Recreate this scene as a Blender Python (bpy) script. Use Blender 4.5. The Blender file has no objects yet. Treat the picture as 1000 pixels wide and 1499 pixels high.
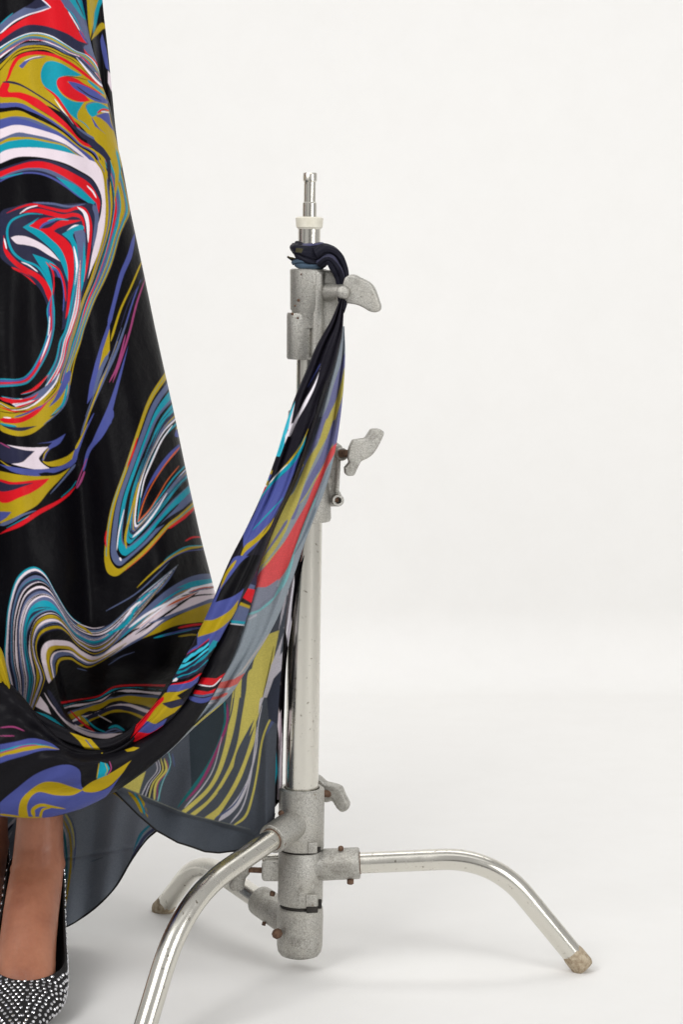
import bpy, bmesh, math, random
import numpy as np
from mathutils import Vector, Matrix

# ------------------------------------------------------------------ camera, world, lamps
S = bpy.context.scene
COL = S.collection
F = 3205.0
PITCH = math.radians(6.58)
CY = -2.5
CX0, CY0 = 500.0, 749.5
fw = np.array([0, math.cos(PITCH), -math.sin(PITCH)])
up = np.array([0, math.sin(PITCH), math.cos(PITCH)])

def _ray(px, py):
    px = np.asarray(px, float); py = np.asarray(py, float)
    a = (px - CX0) / F; b = (CY0 - py) / F
    return a, fw[1] + b * up[1], fw[2] + b * up[2]

_a, _b, _c = _ray(855, 1418)
CAMH = float(-_c / _b * 2.5)

def W(px, py, y):
    """point of the place seen at photo pixel px,py whose distance is given by world y"""
    a, dy, dz = _ray(px, py)
    t = (np.asarray(y, float) - CY) / dy
    return np.stack(np.broadcast_arrays(a * t, CY + dy * t, CAMH + dz * t), -1)

cam_d = bpy.data.cameras.new('camera'); cam = bpy.data.objects.new('camera', cam_d); COL.objects.link(cam)
cam.location = (0, CY, CAMH); cam.rotation_euler = (math.pi / 2 - PITCH, 0, 0)
cam_d.sensor_fit = 'HORIZONTAL'; cam_d.sensor_width = 36; cam_d.lens = F / 1000 * 36; cam_d.clip_end = 60; cam_d.clip_start = .05
S.camera = cam

world = bpy.data.worlds.new('World'); S.world = world; world.use_nodes = True
wn = world.node_tree.nodes; wl = world.node_tree.links
bg = wn['Background']; bg.inputs[0].default_value = (1.0, .995, .988, 1); bg.inputs[1].default_value = 0.50

# dark patches added for the chrome to reflect, each a gap in the world
_tc = wn.new('ShaderNodeTexCoord'); _mx = wn.new('ShaderNodeMix'); _mx.data_type = 'RGBA'; _acc = None
for _d, _lo, _hi, _k in (((.10, -1, .02), .972, .990, .85), ((-.78, -.62, .0), .975, .992, .7), ((.93, -.36, .1), .985, .996, .5)):
    _n = math.sqrt(sum(c * c for c in _d)); _v = wn.new('ShaderNodeVectorMath'); _v.operation = 'DOT_PRODUCT'; _v.inputs[1].default_value = [c / _n for c in _d]
    wl.new(_tc.outputs['Generated'], _v.inputs[0]); _r = wn.new('ShaderNodeMapRange'); _r.inputs[1].default_value = _lo; _r.inputs[2].default_value = _hi; _r.inputs[4].default_value = _k
    wl.new(_v.outputs['Value'], _r.inputs[0])
    if _acc is None: _acc = _r.outputs[0]
    else:
        _m = wn.new('ShaderNodeMath'); _m.operation = 'MAXIMUM'; wl.new(_acc, _m.inputs[0]); wl.new(_r.outputs[0], _m.inputs[1]); _acc = _m.outputs[0]
wl.new(_acc, _mx.inputs[0]); _mx.inputs[6].default_value = (1.0, .995, .988, 1); _mx.inputs[7].default_value = (.05, .048, .045, 1)
wl.new(_mx.outputs[2], bg.inputs[0])

def area(name, loc, target, size, power, color=(1, .994, .986)):
    l = bpy.data.lights.new(name, 'AREA'); l.shape = 'RECTANGLE'; l.size, l.size_y = size; l.energy = power; l.color = color
    o = bpy.data.objects.new(name, l); COL.objects.link(o); o.location = loc
    o.rotation_euler = (Vector(target) - Vector(loc)).to_track_quat('-Z', 'Y').to_euler()
    return o
area('softbox_key', (-1.7, -2.0, 2.7), (-.15, 0, .6), (1.5, 1.5), 54)
area('added_fill_lamp', (2.3, -2.2, 1.5), (-.05, 0, .55), (1.0, 1.6), 17).data.spread = math.radians(120)  # added lamp: lifts the tied panel and the metal from the right
area('softbox_top', (.3, 1.15, 2.9), (.3, 1.0, 0), (3.2, .8), 8.5).data.spread = math.radians(110)
area('softbox_wall', (.75, -.6, 1.95), (.6, 1.72, .55), (3.0, .8), 5.0).data.spread = math.radians(95)
S.view_settings.view_transform = 'Standard'; S.view_settings.look = 'None'
S.view_settings.exposure = 0.0; S.view_settings.gamma = 1

# ------------------------------------------------------------------ helpers
def srgb(r, g, b):
    f = lambda c: (c / 255 / 12.92) if c <= 10.3 else ((c / 255 + .055) / 1.055) ** 2.4
    return (f(r), f(g), f(b))

def mat(name, color=(.5, .5, .5), rough=.5, metal=0.0, spec=.5):
    m = bpy.data.materials.new(name); m.use_nodes = True
    p = m.node_tree.nodes['Principled BSDF']
    p.inputs['Base Color'].default_value = (*color, 1); p.inputs['Roughness'].default_value = rough
    p.inputs['Metallic'].default_value = metal; p.inputs['Specular IOR Level'].default_value = spec
    return m, m.node_tree.nodes, m.node_tree.links, p

def noise(n, l, scale, detail=4, rough=.6, coord='Object', sc=None):
    tc = n.new('ShaderNodeTexCoord'); t = n.new('ShaderNodeTexNoise')
    t.inputs['Scale'].default_value = scale; t.inputs['Detail'].default_value = detail; t.inputs['Roughness'].default_value = rough
    if sc:
        mp = n.new('ShaderNodeMapping'); mp.inputs['Scale'].default_value = sc
        l.new(tc.outputs[coord], mp.inputs[0]); l.new(mp.outputs[0], t.inputs['Vector'])
    else:
        l.new(tc.outputs[coord], t.inputs['Vector'])
    return t

def ramp(n, l, src, stops):
    r = n.new('ShaderNodeValToRGB'); cr = r.color_ramp
    while len(cr.elements) < len(stops): cr.elements.new(.5)
    for e, (p, c) in zip(cr.elements, stops):
        e.position = p; e.color = (*c, 1) if len(c) == 3 else c
    l.new(src, r.inputs[0]); return r

def mixc(n, l, fac, a, b, mode='MIX'):
    m = n.new('ShaderNodeMix'); m.data_type = 'RGBA'; m.blend_type = mode
    for s, v in ((m.inputs[0], fac), (m.inputs[6], a), (m.inputs[7], b)):
        if isinstance(v, (int, float)): s.default_value = v
        elif isinstance(v, tuple): s.default_value = (*v, 1)
        else: l.new(v, s)
    return m.outputs[2]

def bump(n, l, p, src, strength, dist=.001):
    b = n.new('ShaderNodeBump'); b.inputs['Strength'].default_value = strength; b.inputs['Distance'].default_value = dist
    l.new(src, b.inputs['Height']); l.new(b.outputs[0], p.inputs['Normal']); return b

# materials -----------------------------------------------------------------
def cloth_mat(name, rough, sheen, weave, spec, trans=0.0):
    m, n, l, p = mat(name, rough=rough, spec=spec)
    at = n.new('ShaderNodeAttribute'); at.attribute_name = 'Print'
    nz = noise(n, l, weave, 2, .7)
    c = mixc(n, l, .30 if trans else .10, at.outputs['Color'],
             ramp(n, l, nz.outputs[0], [(.3, (.62, .62, .62)), (.7, (1.25, 1.25, 1.25))]).outputs[0], 'MULTIPLY')
    l.new(c, p.inputs['Base Color'])
    p.inputs['Sheen Weight'].default_value = sheen; p.inputs['Sheen Roughness'].default_value = .4
    w = noise(n, l, 38, 3, .5); mx = n.new('ShaderNodeMath'); mx.operation = 'MULTIPLY_ADD'
    l.new(nz.outputs[0], mx.inputs[0]); mx.inputs[1].default_value = .06; l.new(w.outputs[0], mx.inputs[2])
    bump(n, l, p, mx.outputs[0], .5, .004)
    if trans:
        tr = n.new('ShaderNodeBsdfTranslucent'); l.new(c, tr.inputs[0])
        ms = n.new('ShaderNodeMixShader'); ms.inputs[0].default_value = trans
        l.new(p.outputs[0], ms.inputs[1]); l.new(tr.outputs[0], ms.inputs[2])
        l.new(ms.outputs[0], n['Material Output'].inputs[0])
    return m
M_SATIN = cloth_mat('printed_satin', .42, .0, 900, .075)
M_SHEER = cloth_mat('satin_reverse', .8, .08, 620, .15, .30)

def chrome():
    m, n, l, p = mat('polished_steel', srgb(228, 226, 220), .14, 1.0)
    nz = noise(n, l, 30, 5, .65, sc=(1, 1, .15))
    l.new(ramp(n, l, nz.outputs[0], [(.3, (.15, .15, .15)), (.75, (.34, .34, .34))]).outputs[0], p.inputs['Roughness'])
    sp = noise(n, l, 160, 3, .6)
    c = mixc(n, l, ramp(n, l, sp.outputs[0], [(.64, (0, 0, 0)), (.72, (.85, .85, .85))]).outputs[0], srgb(216, 213, 204), srgb(120, 112, 98))
    l.new(c, p.inputs['Base Color']); bump(n, l, p, nz.outputs[0], .12, .0006)
    return m
M_CHROME = chrome()

def cast():
    m, n, l, p = mat('cast_aluminium', (.4, .4, .38), .5, .9)
    a = noise(n, l, 620, 4, .8); b = noise(n, l, 36, 5, .6)
    c1 = ramp(n, l, a.outputs[0], [(.30, srgb(92, 88, 82)), (.40, srgb(162, 160, 154)), (.6, srgb(196, 194, 188)), (.8, srgb(222, 220, 215))]).outputs[0]
    c2 = mixc(n, l, ramp(n, l, b.outputs[0], [(.45, (0, 0, 0)), (.8, (.4, .4, .4))]).outputs[0], c1, srgb(196, 191, 178))
    r = noise(n, l, 45, 4, .7)
    c3 = mixc(n, l, ramp(n, l, r.outputs[0], [(.66, (0, 0, 0)), (.72, (.8, .8, .8))]).outputs[0], c2, srgb(118, 104, 86))
    g = noise(n, l, 11, 6, .75)
    c3 = mixc(n, l, ramp(n, l, g.outputs[0], [(.36, (.55, .55, .55)), (.46, (0, 0, 0))]).outputs[0], c3, srgb(120, 116, 108))
    l.new(c3, p.inputs['Base Color'])
    l.new(ramp(n, l, a.outputs[0], [(.3, (.6, .6, .6)), (.7, (.32, .32, .32))]).outputs[0], p.inputs['Roughness'])
    bump(n, l, p, a.outputs[0], .5, .0012)
    return m
M_CAST = cast()

def simple(name, c1, c2, scale, rough, metal=0, bs=.3, bd=.001):
    m, n, l, p = mat(name, c1, rough, metal)
    a = noise(n, l, scale, 5, .65)
    l.new(ramp(n, l, a.outputs[0], [(.32, c1), (.68, c2)]).outputs[0], p.inputs['Base Color']); bump(n, l, p, a.outputs[0], bs, bd)
    return m
M_RUST = simple('rusty_steel', srgb(72, 52, 42), srgb(128, 98, 76), 220, .7, .3)
M_WAX = simple('cream_plastic', srgb(205, 200, 184), srgb(226, 222, 208), 90, .45)
M_DARK = simple('painted_gap_shade', srgb(34, 31, 28), srgb(50, 46, 42), 90, .8)  # dark colour standing for the shade in the hub's recesses
M_TAPE = simple('worn_tan_tape', srgb(132, 112, 88), srgb(196, 182, 158), 150, .85, 0, .8, .003)
M_SUEDE = simple('black_suede', srgb(17, 16, 17), srgb(27, 25, 26), 400, .9)
M_INSOLE = simple('black_leather', srgb(13, 12, 12), srgb(20, 18, 18), 100, .5)

def skin_mat():
    m, n, l, p = mat('skin', srgb(176, 118, 88), .46)
    a = noise(n, l, 14, 4, .55); b = noise(n, l, 190, 4, .6)
    c = ramp(n, l, a.outputs[0], [(.3, srgb(140, 84, 62)), (.5, srgb(166, 108, 82)), (.8, srgb(184, 126, 98))]).outputs[0]
    c = mixc(n, l, .25, c, ramp(n, l, b.outputs[0], [(.3, (.75, .72, .7)), (.7, (1.1, 1.1, 1.1))]).outputs[0], 'MULTIPLY')
    l.new(c, p.inputs['Base Color'])
    p.inputs['Subsurface Weight'].default_value = .12; p.inputs['Subsurface Radius'].default_value = (1, .35, .2); p.inputs['Subsurface Scale'].default_value = .006
    t = noise(n, l, 48, 3, .5, sc=(1.6, .5, .5)); ad = n.new('ShaderNodeMath'); ad.operation = 'MULTIPLY_ADD'; l.new(b.outputs[0], ad.inputs[0]); ad.inputs[1].default_value = .22; l.new(t.outputs[0], ad.inputs[2])
    bump(n, l, p, ad.outputs[0], .45, .003)
    return m
M_SKIN = skin_mat()
m, n, l, p = mat('crystal', srgb(232, 232, 236), .12, .85); M_CRYSTAL = m

def cyc_mat():
    m, n, l, p = mat('painted_studio_sweep', srgb(236, 235, 234), .85, 0, .2)
    a = noise(n, l, .9, 4, .5); b = noise(n, l, 14, 5, .7)
    c = ramp(n, l, a.outputs[0], [(.3, srgb(233, 232, 230)), (.7, srgb(236, 235, 233))]).outputs[0]
    c = mixc(n, l, .5, c, ramp(n, l, b.outputs[0], [(.3, (.972, .97, .965)), (.6, (1, 1, 1))]).outputs[0], 'MULTIPLY')
    l.new(c, p.inputs['Base Color']); bump(n, l, p, b.outputs[0], .12, .001)
    return m
M_CYC = cyc_mat()

# ------------------------------------------------------------------ object helpers
def link(name, me, m=None, parent=None, smooth=True):
    o = bpy.data.objects.new(name, me); COL.objects.link(o)
    if m is not None and not me.materials: me.materials.append(m)
    if smooth:
        me.polygons.foreach_set('use_smooth', np.ones(len(me.polygons), bool))
    if parent is not None:
        o.parent = parent; o.matrix_parent_inverse = Matrix.Translation(parent.location).inverted()
    return o
def tag(o, label=None, cat=None, group=None, kind=None):
    for k, v in (('label', label), ('category', cat), ('group', group), ('kind', kind)):
        if v: o[k] = v
    return o
def empty(name, loc):
    o = bpy.data.objects.new(name, None); COL.objects.link(o); o.location = loc; o.empty_display_size = .05; return o

def grid_mesh(P, col=None, wrap=False, name='mesh', flip=False):
    nu, nv = P.shape[:2]
    me = bpy.data.meshes.new(name)
    idx = np.arange(nu * nv).reshape(nu, nv)
    a = idx[:-1, :]; b = idx[1:, :]
    if wrap:
        a2 = np.roll(a, -1, 1); b2 = np.roll(b, -1, 1)
    else:
        a2 = a[:, 1:]; b2 = b[:, 1:]; a = a[:, :-1]; b = b[:, :-1]
    q = np.stack([a, b, b2, a2], -1).reshape(-1, 4)
    if flip: q = q[:, ::-1]
    me.vertices.add(nu * nv); me.vertices.foreach_set('co', P.reshape(-1).astype(np.float32))
    me.loops.add(q.size); me.loops.foreach_set('vertex_index', q.reshape(-1).astype(np.int32))
    me.polygons.add(len(q)); me.polygons.foreach_set('loop_start', np.arange(0, q.size, 4, dtype=np.int32))
    me.update(calc_edges=True)
    if col is not None:
        at = me.color_attributes.new('Print', 'FLOAT_COLOR', 'POINT')
        c4 = np.ones((nu * nv, 4), np.float32); c4[:, :3] = col.reshape(-1, 3)
        at.data.foreach_set('color', c4.reshape(-1))
    return me

def catmull(P, n):
    P = np.asarray(P, float); k = len(P)
    if k == 2: t = np.linspace(0, 1, n)[:, None]; return P[0] * (1 - t) + P[1] * t
    Q = np.vstack([2 * P[0] - P[1], P, 2 * P[-1] - P[-2]])
    t = np.linspace(0, k - 1, n); i = np.minimum(t.astype(int), k - 2); f = (t - i)[:, None]
    p0, p1, p2, p3 = Q[i], Q[i + 1], Q[i + 2], Q[i + 3]
    return .5 * (2 * p1 + (p2 - p0) * f + (2 * p0 - 5 * p1 + 4 * p2 - p3) * f ** 2 + (3 * p1 - p0 - 3 * p2 + p3) * f ** 3)
def arc(P, n):
    C = catmull(P, max(8 * len(P), 64)); d = np.r_[0, np.cumsum(np.linalg.norm(np.diff(C, axis=0), axis=1))]
    s = np.linspace(0, d[-1], n)
    return np.stack([np.interp(s, d, C[:, k]) for k in range(C.shape[1])], 1)
def sm(x, a, b):
    t = np.clip((x - a) / (b - a), 0, 1); return t * t * (3 - 2 * t)

# ------------------------------------------------------------------ the print, drawn in cloth coordinates
BLACK = srgb(9, 8, 12); NAVY = srgb(40, 41, 64); RED = srgb(204, 22, 34); MUST = srgb(170, 145, 24); TEAL = srgb(16, 142, 162)
BLUE = srgb(72, 80, 145); SLATE = srgb(86, 96, 130); WHITE = srgb(222, 208, 217); ORANGE = srgb(200, 92, 44); CYAN = srgb(60, 190, 214)
MAG = srgb(150, 62, 110); PURE = srgb(232, 226, 234)
TI = {'T1': (5, 0, 0), 'T2': (4.1667, 0, 240), 'T3': (6.25, 0, 460), 'T4': (6.25, 0, 600), 'T5': (4.54, 130, 530), 'T6': (3.03, 0, 820),
      'T7': (4.1667, 0, 930), 'T8': (4.1667, 0, 1060), 'Z2': (3.03, 0, 400), 'U1': (7.14, 390, 430), 'U2': (6.25, 360, 620), 'U3': (5.556, 300, 820),
      'U4': (5.556, 180, 960), 'U5': (5, 280, 980), 'U6': (5.556, 80, 1120), 'P': (1, 0, 0)}
class Print:
    """a patch of cloth pattern: flat colours only"""
    SS = 3
    def __init__(s, w, h, base, tile='P'):
        s.w, s.h = w, h; s.c = np.empty((h * s.SS, w * s.SS, 3), np.float32); s.c[:] = base; s.t = tile; s.rng = np.random.RandomState(5)
    def pts(s, txt):
        k, ox, oy = TI[s.t]; A = np.array([[float(v) for v in q.split(',')] for q in txt.split()])
        return A / k + [ox, oy]
    def poly(s, color, txt, smooth=True):
        A = s.pts(txt); n = len(A)
        if smooth:
            B = np.vstack([A[-2:], A, A[:3]]); out = []
            for i in range(n):
                p0, p1, p2, p3 = B[i + 1], B[i + 2], B[i + 3], B[i + 4]
                v1 = p1 - p0; v2 = p2 - p1; v3 = p3 - p2
                # keep sharp tips sharp
                c1 = np.dot(v1, v2) / (np.linalg.norm(v1) * np.linalg.norm(v2) + 1e-6); c2 = np.dot(v2, v3) / (np.linalg.norm(v2) * np.linalg.norm(v3) + 1e-6)
                m1 = (p2 - p0) * .5 if c1 > -.1 else v2; m2 = (p3 - p1) * .5 if c2 > -.1 else v2
                L = np.linalg.norm(v2); m1 = m1 * min(1, L / (np.linalg.norm(m1) + 1e-6)); m2 = m2 * min(1, L / (np.linalg.norm(m2) + 1e-6))
                for f in np.linspace(0, 1, 9)[:-1]:
                    out.append((2 * f**3 - 3 * f**2 + 1) * p1 + (f**3 - 2 * f**2 + f) * m1 + (-2 * f**3 + 3 * f**2) * p2 + (f**3 - f**2) * m2)
            A = np.array(out)
        A = A * s.SS; B = np.roll(A, -1, 0)
        y0 = max(0, int(A[:, 1].min())); y1 = min(s.c.shape[0] - 1, int(A[:, 1].max()) + 1)
        for y in range(y0, y1 + 1):
            yy = y + .5; m = (A[:, 1] <= yy) != (B[:, 1] <= yy)
            if not m.any(): continue
            a = A[m]; b = B[m]; xs = np.sort(a[:, 0] + (yy - a[:, 1]) / (b[:, 1] - a[:, 1]) * (b[:, 0] - a[:, 0]))
            for i in range(0, len(xs) - 1, 2):
                x0 = max(0, int(round(xs[i]))); x1 = int(round(xs[i + 1]))
                if x1 > x0: s.c[y, x0:x1] = color
    def _splat(s, A, B, colf):
        L = max(np.linalg.norm(np.diff(A, axis=0), axis=1).sum(), np.linalg.norm(np.diff(B, axis=0), axis=1).sum()) * s.SS
        Wd = np.linalg.norm(A - B, axis=1).max() * s.SS
        nu = int(L * 1.6) + 4; nv = int(Wd * 1.6) + 3
        t0 = np.linspace(0, 1, len(A)); u = np.linspace(0, 1, nu)
        a = np.stack([np.interp(u, t0, A[:, k]) for k in (0, 1)], 1); b = np.stack([np.interp(u, t0, B[:, k]) for k in (0, 1)], 1)
        v = np.linspace(0, 1, nv)
        P = a[:, None] * (1 - v)[None, :, None] + b[:, None] * v[None, :, None]
        C = colf(u[:, None] + 0 * v[None], v[None] + 0 * u[:, None])
        x = (P[..., 0] * s.SS).astype(int); y = (P[..., 1] * s.SS).astype(int)
        ok = (x >= 0) & (y >= 0) & (x < s.c.shape[1]) & (y < s.c.shape[0])
        s.c[y[ok], x[ok]] = C[ok]
    def line(s, color, txt, *w, taper=.09):
        """a stroke through points; widths (in tile pixels) spread along it, tapering"""
        k = TI[s.t][0]; A = arc(s.pts(txt), 120); w = np.interp(np.linspace(0, 1, 120), np.linspace(0, 1, len(w)), w) / k / 2 if len(w) > 1 else \
            w[0] / k / 2 * (.25 + .75 * np.sin(np.linspace(0.05, math.pi - .05, 120)) ** .5)
        if taper: q = np.linspace(0, 1, 120); w = w * np.clip(np.minimum(q, 1 - q) / taper, 0, 1) ** .6
        w = np.maximum(w, .12)
        T = np.gradient(A, axis=0); N = np.stack([-T[:, 1], T[:, 0]], 1) / (np.linalg.norm(T, axis=1)[:, None] + 1e-9)
        col = np.array(color, np.float32)
        s._splat(A - N * w[:, None], A + N * w[:, None], lambda u, v: np.broadcast_to(col, u.shape + (3,)))
    def bands(s, g0, g1, spec, amp=.03, seed=1, thin=.35, wan=.42):
        A = s.pts(g0); B = s.pts(g1)
        if len(A) == len(B): A = catmull(A, 160); B = catmull(B, 160)
        else: A = arc(A, 160); B = arc(B, 160)
        rng = np.random.RandomState(seed); cols = []; ws = []
        pal = [TEAL, SLATE, MUST, WHITE, NAVY, BLUE, BLACK, BLACK]
        for i, (c, w) in enumerate(spec):
            if rng.rand() < thin and w > .4:
                f = rng.uniform(.25, .7); t = rng.uniform(.08, .16)
                cols += [c, pal[rng.randint(len(pal))], c]; ws += [w * f, t, w * (1 - f)]
            else: cols.append(c); ws.append(w)
        cols = np.array(cols, np.float32); e = np.cumsum(ws) / sum(ws)
        ph = rng.uniform(0, 6.28, 12); nb = len(cols); fr = rng.uniform(.7, 1.8, nb); pb = rng.uniform(0, 6.28, nb)
        def cf(u, v):
            d = np.zeros_like(u)
            for k in range(6):
                d += np.sin(2 * math.pi * ((k * .55 + .6) * u + (k * .9 + .4) * v) + ph[k]) / (1 + .5 * k)
            vv = v + amp * d * np.clip(4 * v * (1 - v), 0, 1)
            # every boundary wanders a little on its own: ribbons swell and pinch out
            i = np.zeros(u.shape, int)
            for k in range(nb - 1):
                i += vv > e[k] + wan * min(1 / nb, .06) * (np.sin(2 * math.pi * fr[k] * u + pb[k]) + .5 * np.sin(2 * math.pi * 2.7 * fr[k] * u + pb[k] * 2)) * np.clip(6 * e[k] * (1 - e[k]), 0, 1)
            i = np.clip(i, 0, nb - 1)
            return cols[i]
        s._splat(A, B, cf)
    def done(s):
        c = s.c; k = s.SS
        acc = np.zeros_like(c); cnt = 0
        for dy in (-1, 0, 1):
            for dx in (-1, 0, 1):
                acc += np.roll(np.roll(c, dy, 0), dx, 1); cnt += 1
        c = acc / cnt; s.c = .4 * c + .15 * (np.roll(c, 1, 0) + np.roll(c, -1, 0) + np.roll(c, 1, 1) + np.roll(c, -1, 1)); return s
    def at(s, px, py):
        x = np.abs(px) * s.SS - .5; y = py * s.SS - .5
        y = np.abs(y); H, Wd = s.c.shape[:2]
        x = np.abs((x % (2 * (Wd - 2)))); x = np.where(x > Wd - 2, 2 * (Wd - 2) - x, x)
        y = np.clip(y, 0, H - 2)
        i = x.astype(int); j = y.astype(int); fx = (x - i)[..., None]; fy = (y - j)[..., None]
        c = s.c
        return (c[j, i] * (1 - fx) + c[j, i + 1] * fx) * (1 - fy) + (c[j + 1, i] * (1 - fx) + c[j + 1, i + 1] * fx) * fy
# ---- skirt front print
K = Print(330, 1130, BLACK)
K.t = 'T1'
K.poly(SLATE, '0,185 50,140 150,75 230,30 265,0 310,0 372,60 200,118 100,165 0,250')
K.poly(NAVY, '180,60 240,20 262,0 300,0 340,45 260,70', 0)
K.line(TEAL, '0,182 50,137 95,100', 6)
K.poly(RED, '285,0 305,0 372,60 200,128 95,190 0,262 0,310 50,268 120,222 200,188 300,190 400,215 500,255 570,300 640,325 600,270 560,205 520,130 480,60 440,0')
K.line(PURE, '0,250 100,165 200,115 300,85 370,60', 10, 8, 5); K.line(PURE, '305,0 340,28 372,60', 7, 5)
K.poly(SLATE, '440,0 605,0 640,110 680,280 705,400 722,490 640,420 610,345 645,325 590,230 540,140 480,60')
K.poly(TEAL, '505,0 590,0 618,80 640,160 600,130 555,70'); K.line(NAVY, '555,0 595,80 612,120', 10, 3)
K.line(MAG, '560,170 600,250 640,330', 3, 14, 3); K.line(BLUE, '580,230 610,280 640,320', 10)
K.line(TEAL, '470,50 540,120 600,240', 3, 8, 2)
K.poly(RED, '600,345 640,395 690,438 722,480 722,495 660,445 622,405', 0)
K.line(PURE, '500,88 550,170 582,228', 7)
K.poly(NAVY, '0,310 50,268 120,222 200,188 300,190 400,215 500,255 570,300 640,325 612,350 625,400 560,380 480,330 380,270 280,245 200,255 100,290 0,350')
K.bands('0,350 100,290 200,250 280,243 380,268 480,328 560,378 640,410 700,470 740,560', '0,545 50,480 100,420 170,385 260,368 340,370 430,410 520,450 620,540 765,670',
        [(PURE, .6), (TEAL, 1), (MUST, 1.4), (TEAL, .4), (SLATE, 1.6), (RED, .5), (PURE, .6), (BLACK, .8), (SLATE, 2), (BLACK, .8), (MUST, 2), (BLACK, .9), (MUST, 1.5)], .012, 3, .1)
K.poly(MUST, '0,545 50,480 100,430 170,400 260,385 340,388 520,450 650,560 760,665 780,740 800,820 830,950 870,1100 885,1250 760,1250 720,1100 560,900 300,760 0,720')
K.line(RED, '20,640 60,570 85,500 125,435 180,405 260,392 340,398 420,420 500,460 580,515 650,570 750,650', 10, 26, 24, 20, 22, 10)
K.line(PURE, '560,425 640,520 700,590 755,640', 4, 13, 12); K.line(SLATE, '570,420 650,490 720,540', 26, 14)
K.line(NAVY, '560,410 650,500 720,570', 5, 8, 3)
K.poly(BLUE, '138,488 165,502 220,445 300,427 340,415 250,428 185,448'); K.line(PURE, '180,450 240,425 300,415', 3)
K.poly(TEAL, '330,465 380,450 450,470 520,510 600,555 560,562 470,560 420,590 420,640 450,690 500,730 560,750 620,745 590,790 565,840 572,885 520,845 470,790 420,720 340,650 305,600 300,530')
K.poly(RED, '430,575 490,563 560,580 620,620 680,650 750,695 700,690 600,640 520,610 488,600 560,650 620,700 660,742 590,750 510,725 450,680 415,620')
K.poly(BLUE, '495,598 560,610 640,640 720,685 790,745 785,762 700,745 620,700 540,650'); K.line(NAVY, '560,635 650,700 740,740', 8)
K.line(TEAL, '640,590 700,640 765,695', 18); K.line(BLACK, '470,560 560,570 640,590', 3)
K.poly(TEAL, '632,780 660,762 720,755 790,790 800,815 740,820 700,850 672,858 640,820')
K.line(SLATE, '625,800 640,765 700,748', 6); K.line(RED, '712,832 750,806 800,812', 12); K.line(PURE, '740,820 800,826', 6)
K.poly(BLUE, '700,850 790,830 812,900 835,965 800,930 750,885'); K.line(MUST, '720,860 780,910 830,975', 8)
K.line(BLUE, '670,862 720,950 790,1020 850,1110', 5, 26, 10); K.line(TEAL, '800,1020 850,1110 872,1200 880,1250', 5, 16, 16)
K.line(RED, '320,640 400,700 460,780 530,880 600,965', 5, 18, 14, 8); K.line(PURE, '400,730 480,840 560,945', 6)
K.line(TEAL, '575,880 620,910 655,950', 5)
K.poly(RED, '0,650 25,605 70,618 62,675 150,680 280,730 400,828 500,920 570,1008 640,1055 725,1080 620,1072 540,1012 450,922 350,842 250,782 130,722 0,712')
K.line(NAVY, '18,605 80,606 160,630 280,700 400,780 480,850 540,930 640,1000 740,1080', 22, 10, 9, 12, 26, 20)
K.line(NAVY, '540,930 600,990 700,1050 780,1130 805,1190 810,1250', 10, 34, 30, 26, 20); K.line(SLATE, '560,935 640,990 730,1040', 14)
K.bands('0,722 150,732 250,785 400,880 520,980 600,1060 700,1110 760,1250', '0,950 100,920 200,928 350,970 450,1010 560,1090 660,1180 720,1250',
        [(MUST, 1.1), (BLUE, 1.3), (BLACK, 1.4), (MUST, 1.4), (SLATE, .7), (BLUE, 2.2)], .01, 4, .2)
K.bands('0,950 100,920 200,928 350,970 450,1010 560,1090 660,1180 720,1250', '0,1180 80,1130 200,1103 340,1105 480,1130 560,1180 650,1210 715,1252',
        [(WHITE, 2.0), (SLATE, .8), (MUST, .6), (TEAL, 3.0)], .006, 9, 0)
K.t = 'T2'
K.poly(WHITE, '0,-60 60,-88 170,-98 300,-90 440,-60 540,-25 590,0 625,60 640,150 645,260 635,400 600,540 560,640 520,740 480,850 440,1000 400,1000 450,850 500,700 540,560 575,430 610,330 622,230 605,160 560,90 480,40 400,0 300,-28 200,-42 100,-38 0,0')
K.bands('575,-20 625,60 642,200 645,330 625,460 585,590 545,720 495,850 450,1010 425,1083 400,1197 363,1290 330,1380 290,1460 240,1540', '728,-20 768,150 795,290 765,370 735,440 690,600 640,720 580,840 520,1000 497,1083 457,1183 432,1263 420,1383 373,1490 287,1577',
        [(MUST, 1.3), (SLATE, .8), (MUST, .9), (NAVY, 1), (TEAL, 1), (RED, .8), (SLATE, 1.3), (TEAL, .9), (MUST, 1.7), (SLATE, 1), (TEAL, .7), (MUST, 1), (NAVY, .4)], .03, 7, .4)
K.t = 'T1'
K.poly(MUST, '700,930 790,1000 838,1070 862,1150 872,1230 866,1330 846,1440 832,1520 838,1430 842,1330 836,1240 812,1170 760,1090 690,1020')
K.poly(NAVY, '640,1010 740,1080 795,1150 812,1230 806,1330 800,1450 790,1340 784,1240 770,1170 710,1110 640,1050'); K.line(MUST, '640,1080 720,1130 760,1190 775,1300 780,1400', 4, 16, 12, 3); K.line(TEAL, '850,1110 872,1200 878,1260 870,1340', 8, 12, 4)
K.t = 'T2'
K.bands('0,35 100,0 200,-25 300,-20 400,12 500,62 570,110 612,190 620,240 600,330 580,420', '0,112 60,84 150,62 240,66 320,95 400,145 480,205 540,238 570,260 580,320 572,400',
        [(NAVY, .9), (RED, 2), (SLATE, .8), (NAVY, .7), (BLUE, .5)], .015, 2, 0)
K.poly(TEAL, '340,80 450,125 520,180 578,236 560,252 500,212 420,150'); K.line(PURE, '530,135 565,170 588,210', 8)
K.line(TEAL, '0,95 60,75 140,58', 7)
K.poly(NAVY, '0,305 100,260 200,238 350,248 540,240 592,270 600,340 590,430 560,560 535,700 480,880 410,1000 300,1000 285,860 225,745 100,650 30,600 0,560')
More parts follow.
